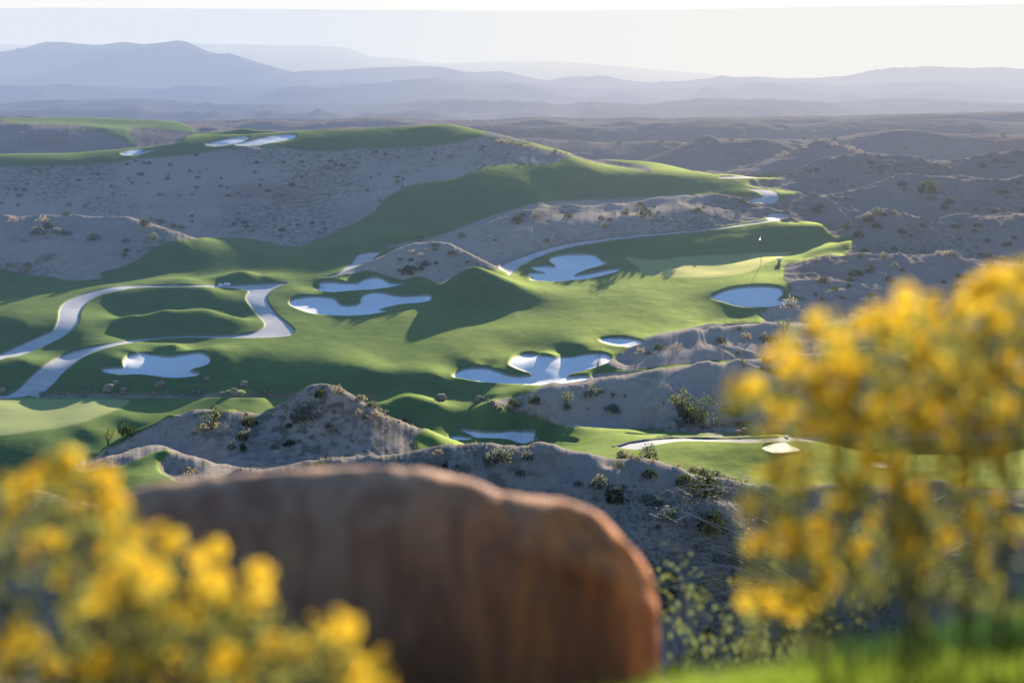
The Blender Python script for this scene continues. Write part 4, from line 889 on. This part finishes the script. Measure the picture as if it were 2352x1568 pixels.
def flower_bush(name, label, root, spots, dmin, dmax, leaf_poly, nleaf, seed, dens=.6, stems=2, dy=0):
    r = random.Random(seed); o = empty(name, root, label, 'flowers'); R0 = Vector(root)
    st, lf, dk = MB(), MB(), MB(); heads = []
    for X, Y, rad, n in spots:
        d0 = r.uniform(dmin, dmax); n = max(2, round(n*dens)); rad *= 1.1
        for k in range(n):
            a, q = r.uniform(0,6.28), rad*r.random()**.5
            p = world(X+math.cos(a)*q*1.25, Y+dy+math.sin(a)*q*1.25, d0+r.gauss(0,.06)); heads.append(p)
            b = p-R0; mid = b*.55+Vector((r.gauss(0,.05),r.gauss(0,.05),-.05))
            if k < stems and r.random() < .45: st.tube([(r.gauss(0,.07),r.gauss(0,.07),-.15), mid, b], .004, .0018, 4)
            for j in range(3): lf.leaf(b+Vector((r.gauss(0,.03),r.gauss(0,.03),r.gauss(-.05,.03))), r.uniform(.012,.022), .35, None, r)
    xs = [p[0] for p in leaf_poly]; ys = [p[1] for p in leaf_poly]; c = 0
    while c < nleaf:
        X, Y = r.uniform(min(xs),max(xs)), r.uniform(min(ys),max(ys)); ins = False
        for (xa,ya),(xb,yb) in zip(leaf_poly, leaf_poly[1:]+leaf_poly[:1]):
            if (ya>Y)!=(yb>Y) and X < (xb-xa)*(Y-ya)/(yb-ya)+xa: ins = not ins
        if not ins: continue
        p = world(X, Y, r.uniform(dmin+.1, dmax+.35))-R0; c += 1
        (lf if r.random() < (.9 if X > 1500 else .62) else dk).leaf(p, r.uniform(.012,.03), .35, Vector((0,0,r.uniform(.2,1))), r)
        if c % 60 == 0: st.tube([(r.gauss(0,.06),r.gauss(0,.06),-.15), p*.6+Vector((0,0,-.05)), p], .004, .0015, 4)
    st.build('stems', M_STEM, o); lf.build('leaves', M_BUSHLEAF, o); dk.build('dark_leaves', M_BUSHDARK, o)
    r.shuffle(heads); rest = MB()
    for i, p in enumerate(heads):
        tilt = Matrix.Rotation(r.gauss(0,.7),4,'X') @ Matrix.Rotation(r.gauss(0,.7),4,'Y') @ Matrix.Rotation(r.uniform(0,6.28),4,'Z')
        tilt = Matrix.Rotation(r.uniform(-1.25,.2),4,'X') @ tilt; s = r.uniform(.5,.85)
        me = r.choice(FLOWERS)
        if i < 99:
            f = bpy.data.objects.new('flower', me); f.matrix_local = Matrix.Translation(p-R0) @ tilt @ Matrix.Scale(s,4); put(f, parent=o)
        else:
            k = len(rest.v); rest.v += [tuple((tilt @ (v.co*s)) + (p-R0)) for v in me.vertices]; rest.f += [tuple(k+j for j in q.vertices) for q in me.polygons]
    if rest.f:
        b = rest.build('blossom', M_YEL, o, kind='stuff')
    return o
RIGHT = [(1690,890,22,5),(1745,875,30,6),(1800,815,28,6),(1850,850,38,9),(1900,770,34,9),(1955,745,32,9),(2015,735,30,9),(2075,765,32,8),(2000,810,42,10),(1930,860,44,11),(1870,920,44,9),(1960,940,48,10),(2050,860,44,10),(2110,800,30,8),
 (2140,720,26,7),(2200,700,26,7),(2245,660,22,7),(2300,645,24,8),(2345,650,24,8),(2180,780,42,10),(2260,750,44,11),(2330,720,40,10),(2230,850,44,9),(2320,830,44,10),(2130,890,44,9),(2060,960,44,9),(2170,970,40,7),(2270,950,40,8),(2340,940,36,7),
 (1880,1010,34,6),(1790,960,26,4),(1830,1060,30,6),(1765,1090,32,5),(1850,1115,36,6),(1720,1165,14,4),(1745,1240,28,5),(1800,1235,30,7),(1870,1230,34,7),(1930,1180,24,3),(2035,1175,12,3),(2000,1190,10,2),(1960,1060,30,4),(2090,1060,26,3),
 (1735,1375,26,7),(1790,1390,34,9),(1840,1370,26,6),(1880,1340,24,4),(2085,1210,14,4),(2095,1250,14,4),(2070,1270,10,2),(2310,1095,16,4),(2305,1150,12,4),(2262,1318,12,3),(2200,1060,40,7),(2300,1010,44,8),(2240,1130,40,5),(2140,1150,34,4),(2330,1230,26,4),(2100,1110,36,5),(2020,1090,36,5),(2190,1190,36,5),(2270,1230,30,4),(1940,1120,34,5),(2130,1280,30,4),(1990,1250,26,4),(2050,1060,40,5),(2180,860,44,8),(2290,900,44,9),(2090,700,20,3),(2150,1010,40,6),(1990,1010,40,6),(1900,1290,24,3)]
LEFT = [(55,1085,30,8),(30,1120,24,5),(110,1060,28,8),(165,1065,24,7),(170,1110,26,6),(235,1105,28,9),(265,1135,22,7),(215,1140,24,6),(260,1190,24,7),(245,1245,22,6),(320,1215,14,3),(370,1205,14,4),(385,1230,16,5),(170,1160,10,3),(128,1225,12,3),(5,1215,14,4),(60,1180,30,4),(300,1240,20,4),
 (320,1270,22,8),(345,1310,20,7),(375,1345,24,8),(320,1340,26,5),(395,1395,24,7),(440,1425,20,6),(280,1330,26,5),(215,1355,20,6),(255,1360,20,5),(325,1375,16,6),(200,1390,20,3),
 (480,1275,26,6),(500,1320,24,9),(470,1340,22,5),(520,1365,20,5),(585,1310,16,6),(605,1340,16,7),(575,1370,18,5),(555,1400,18,4),
 (740,1410,22,7),(780,1420,18,7),(690,1450,24,5),(640,1480,22,5),(760,1460,18,4),(825,1500,18,6),(835,1540,20,7),(770,1520,22,4),(880,1550,22,6),(800,1560,22,6),(860,1500,10,3),
 (55,1450,16,5),(75,1480,14,4),(15,1440,22,4),(20,1500,26,4),(120,1510,10,3),(225,1510,18,5),(250,1490,14,3),(340,1530,24,5),(350,1560,22,4),(400,1480,18,3),(520,1480,14,3),(540,1500,12,3),(580,1540,30,4),(480,1545,24,3),(170,1530,18,3),(70,1230,20,2),(140,1300,26,3)]
flower_bush('flowering_bush','blurred yellow-flowered bush towering on the right, its tips reaching over the far hills', world(2120,2300,2.9), RIGHT, 2.05, 2.75,
            [(1700,900),(1850,840),(2000,760),(2250,690),(2352,670),(2600,700),(2600,1420),(2250,1400),(1950,1390),(1780,1390),(1760,1250),(1730,1100)], 1300, 21, 1.1, 1)
flower_bush('flowering_bush','blurred yellow-flowered bush at the bottom left, overlapping the red boulder', world(230,1720,2.35), LEFT, 1.9, 2.45,
            [(-200,1100),(100,1090),(250,1120),(330,1230),(440,1330),(560,1370),(640,1460),(760,1440),(900,1600),(-200,1700)], 800, 22, .62, 1, 14)
# --- grass on the knoll, lower right
def knoll_grass(name, n, X0, X1, top, d0, d1, mat, label, seed, h=(.10,.2)):
    r = random.Random(seed); mb = MB()
    for k in range(n):
        d = r.uniform(d0,d1); X = r.uniform(X0,X1); x = (X-XC)/FPX*d; zt = -(np.interp(X,[p[0] for p in top],[p[1] for p in top])-YH)/FPX*d
        z0 = min(knoll_z(x, d), zt-.05)-.02; hh = (zt-z0)*r.uniform(.6,1.02); l = Vector((r.gauss(0,.25),r.gauss(0,.25),1))*hh; w_ = Vector((r.gauss(0,1),r.gauss(0,.4),0)).normalized()*r.uniform(.003,.006)
        b = Vector((x,d,z0)); m_ = b+l*.6+Vector((r.gauss(0,.01),0,0)); mb.face(b-w_, b+w_, m_+w_*.7, m_-w_*.7); mb.face(m_-w_*.7, m_+w_*.7, b+l+Vector((r.gauss(0,.04),r.gauss(0,.03),-.02)))
    mb.build(name, mat, label=label, kind='stuff')
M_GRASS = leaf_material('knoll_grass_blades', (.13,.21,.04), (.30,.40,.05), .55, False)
M_GRASSD = leaf_material('dark_knoll_grass', (.045,.11,.045), (.08,.16,.045), .42, False)  # darker green of the rear grass clump
TOP = [(1400,1562),(1500,1540),(1600,1518),(1700,1508),(1800,1485),(1900,1462),(2000,1448),(2100,1425),(2200,1400),(2352,1362),(2700,1300)]
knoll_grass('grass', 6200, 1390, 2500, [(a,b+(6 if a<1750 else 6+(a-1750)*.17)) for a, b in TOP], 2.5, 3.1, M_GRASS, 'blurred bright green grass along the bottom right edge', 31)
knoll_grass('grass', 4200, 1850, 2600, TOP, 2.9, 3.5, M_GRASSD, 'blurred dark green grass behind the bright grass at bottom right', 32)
# --- small dry plant before the boulder
p = world(965,1560,3.45); p.z = knoll_z(p.x, p.y); o = empty('dry_plant', p, 'small orange-pink dry plant in front of the red boulder', 'plant'); a, b = MB(), MB(); r = random.Random(9)
for k in range(60):
    t = r.uniform(0,6.28); q = Vector((math.cos(t)*r.uniform(0,.12), math.sin(t)*.05, r.uniform(.02,.17))); a.leaf(q, r.uniform(.012,.025), .6, None, r)
    if k % 6 == 0: b.tube([(0,0,-.02), q*.5, q], .004, .002, 4)
a.build('leaves', leaf_material('dry_orange_leaves',(.55,.26,.13),(.6,.3,.14),.45,False), o); b.build('stems', M_TWIG, o)
# --- leafy weeds and arching dry twigs on the hillside just below the knoll, right of the boulder
M_WEED = leaf_material('weed_leaves', (.14,.165,.085), (.20,.235,.085), .5, False, .3)
M_PALE = solid_material('pale_dry_twigs', (.52,.46,.38), (.40,.35,.29), 20, .7, .2, haze=False, spec=.5)
def weed(X, Y, w_, h_, d, n, label, seed, ls=(.013,.024)):
    r = random.Random(seed); p = world(X, Y+h_*.55, d); gz = knoll_z(p.x, d)-.1; o = empty('leafy_weed', Vector((p.x,d,gz)), label, 'plant'); R0 = Vector(o.location); a, b = MB(), MB()
    for k in range(n):
        q = world(X+r.gauss(0,w_*.33), Y+r.gauss(0,h_*.33), d+r.gauss(0,.35))-R0
        for j in range(r.randint(2,4)): a.leaf(q+Vector((r.gauss(0,.03),r.gauss(0,.03),r.gauss(0,.03))), r.uniform(*ls), .65, None, r)
        if k % 4 == 0: b.tube([(r.gauss(0,.08),r.gauss(0,.08),0), q*.55+Vector((r.gauss(0,.08),0,.1)), q], .006, .003, 4)
    b.build('stems', M_STEM, o); a.build('leaves', M_WEED, o)
weed(1600,1440,170,190,7.0,60,'leafy yellow-green weed right beside the red boulder', 41)
weed(1730,1490,150,120,7.6,55,'leafy weed on the hillside under the lowest yellow blooms', 42)
weed(1545,1330,60,110,8.0,22,'sparse leafy weed at the right shoulder of the red boulder', 43)
weed(1900,1440,200,160,7.2,40,'leafy weed half hidden by the right flowering bush', 44)
def twigs(label, X, Y, d, aims, seed):
    r = random.Random(seed); p = world(X, Y, d); gz = knoll_z(p.x, d); o = empty('twiggy_shrub', Vector((p.x,d,gz)), label, 'shrub'); R0 = Vector(o.location)
    for n_, m_, lo in (('dry_twigs', M_PALE, 0), ('green_stems', M_STEM, 1)):
        mb = MB()
        for i, (tx, ty) in enumerate(aims):
            if i % 2 != lo: continue
            for k in range(3):
                q = world(tx+r.gauss(0,26), ty+r.gauss(0,22), d+r.gauss(0,.9))-R0; L_ = q.length
                c1 = q*.35+Vector((r.gauss(0,.1),0,.22*L_)); c2 = q*.72+Vector((r.gauss(0,.1),0,.17*L_)); mb.tube([(r.gauss(0,.06),r.gauss(0,.06),0), c1, c2, q], .011, .004, 5)
                for j in range(3):
                    s0 = c1.lerp(q, r.uniform(.1,.9)); mb.tube([s0, s0+Vector((r.gauss(0,.12),r.gauss(0,.1),r.uniform(-.05,.2)))], .005, .002, 4)
        mb.build(n_, m_, o)

def branches(label, X, Y, aims, seed, name='dry_branches'):
    r = random.Random(seed); p = on_ground(X, Y, 43, 62); o = empty('twiggy_shrub', p, label, 'shrub'); mb, gb = MB(), MB()
    for i, (tx, ty) in enumerate(aims):
        for k in range(3):
            q = on_ground(tx+r.gauss(0,22), ty+r.gauss(0,18), 43, 62)-p+Vector((0,-.3,r.uniform(.05,.5))); L_ = q.length
            c1 = q*.35+Vector((r.gauss(0,.2),-.3,.16*L_)); c2 = q*.72+Vector((r.gauss(0,.2),-.2,.13*L_)); t = (mb, gb)[(i+k)%3==0]
            t.tube([(r.gauss(0,.2),r.gauss(0,.1),-.1), c1*.5+Vector((0,0,.05*L_)), c1, c2, q], .022, .008, 5)
            for j in range(4):
                s0 = c1.lerp(q, r.uniform(.1,.95)); t.tube([s0, s0+Vector((r.gauss(0,.5),r.gauss(0,.2),r.uniform(-.1,.4)))], .011, .005, 4)
    mb.build('dry_twigs', M_PALE, o); gb.build('green_stems', M_STEM, o)
branches('tangle of pale arching twigs leaning left over the near slope, right of the boulder', 1900, 1420, [(1450,1190),(1500,1260),(1520,1300),(1560,1240),(1600,1330),(1540,1360),(1620,1400),(1650,1280),(1700,1220),(1500,1340),(1640,1350),(1720,1330)], 51)
branches('pale twigs fanning out to the right behind the flowering bush', 2020, 1400, [(2200,1180),(2300,1150),(2340,1270),(2260,1330),(2180,1290),(2280,1220),(2120,1330),(2150,1240)], 53)
branches('sparse twigs rising toward the sunlit lower right turf', 1800, 1180, [(1640,1110),(1680,1108),(1600,1120),(1560,1150),(1500,1150)], 52)
# ---------------------------------------------------------------- sky, sun, camera
sc_ = bpy.context.scene
SKY_TINT = (.74,.99,1.36,1)
w = bpy.data.worlds.new('World'); sc_.world = w; w.use_nodes = True
wn = w.node_tree; wn.nodes.clear()
sky = wn.nodes.new('ShaderNodeTexSky'); sky.sky_type = 'NISHITA'; sky.sun_disc = False
sky.sun_elevation = SUN_EL; sky.sun_rotation = SUN_AZ
sky.altitude = 300; sky.air_density = 1.3; sky.dust_density = 1.0; sky.ozone_density = 2.5
bg = wn.nodes.new('ShaderNodeBackground'); bg.inputs[1].default_value = .150/EXPO
wo = wn.nodes.new('ShaderNodeOutputWorld')
wg = G(wn); tc = wn.nodes.new('ShaderNodeTexCoord'); sx = wn.nodes.new('ShaderNodeSeparateXYZ'); wn.links.new(tc.outputs['Generated'], sx.inputs[0])
tint = wn.nodes.new('ShaderNodeMix'); tint.data_type = 'RGBA'; tint.blend_type = 'MULTIPLY'; tint.inputs[0].default_value = 1
wn.links.new(sky.outputs[0], tint.inputs[6]); tint.inputs[7].default_value = SKY_TINT
veil = wg.ramp(sx.outputs[2], .13, .05)
low = wg.ramp(sx.outputs[2], -.004, -.03)
wn.links.new(wg.mix(low, wg.mix(veil, tint.outputs[2], c4(6.5,6.5,6.5)), c4(.4,.36,.32)), bg.inputs[0]); wn.links.new(bg.outputs[0], wo.inputs[0])
L = bpy.data.lights.new('sun', 'SUN'); L.energy = 5.0; L.angle = math.radians(.55); L.color = (1.0,.89,.72)
so = bpy.data.objects.new('sun', L); COL.objects.link(so)
sdir = Vector((math.sin(SUN_AZ)*math.cos(SUN_EL), math.cos(SUN_AZ)*math.cos(SUN_EL), math.sin(SUN_EL)))
so.rotation_euler = (-sdir).to_track_quat('-Z','Y').to_euler(); so.location = (20, 100, 60)
cam = bpy.data.cameras.new('camera'); co = bpy.data.objects.new('camera', cam); COL.objects.link(co)
cam.sensor_width = 36; cam.lens = 36*FPX/IMW; cam.shift_y = -(IMH/2-YH)/IMW; cam.shift_x = 0
co.location = (0,0,0); co.rotation_euler = (math.pi/2,0,0); cam.clip_start = .05; cam.clip_end = 80000
cam.dof.use_dof = True; cam.dof.focus_distance = 120.0; cam.dof.aperture_fstop = cam.lens/1000/.039
sc_.camera = co
sc_.view_settings.view_transform = 'Standard'; sc_.view_settings.look = 'None'; sc_.view_settings.exposure = 0; sc_.view_settings.gamma = 1
sc_.cycles.film_exposure = EXPO
sc_.cycles.max_bounces = 6; sc_.cycles.diffuse_bounces = 2; sc_.cycles.transparent_max_bounces = 8
sc_.cycles.use_denoising = True
try: sc_.cycles.denoiser = 'OPENIMAGEDENOISE'
except Exception as e: print(e)
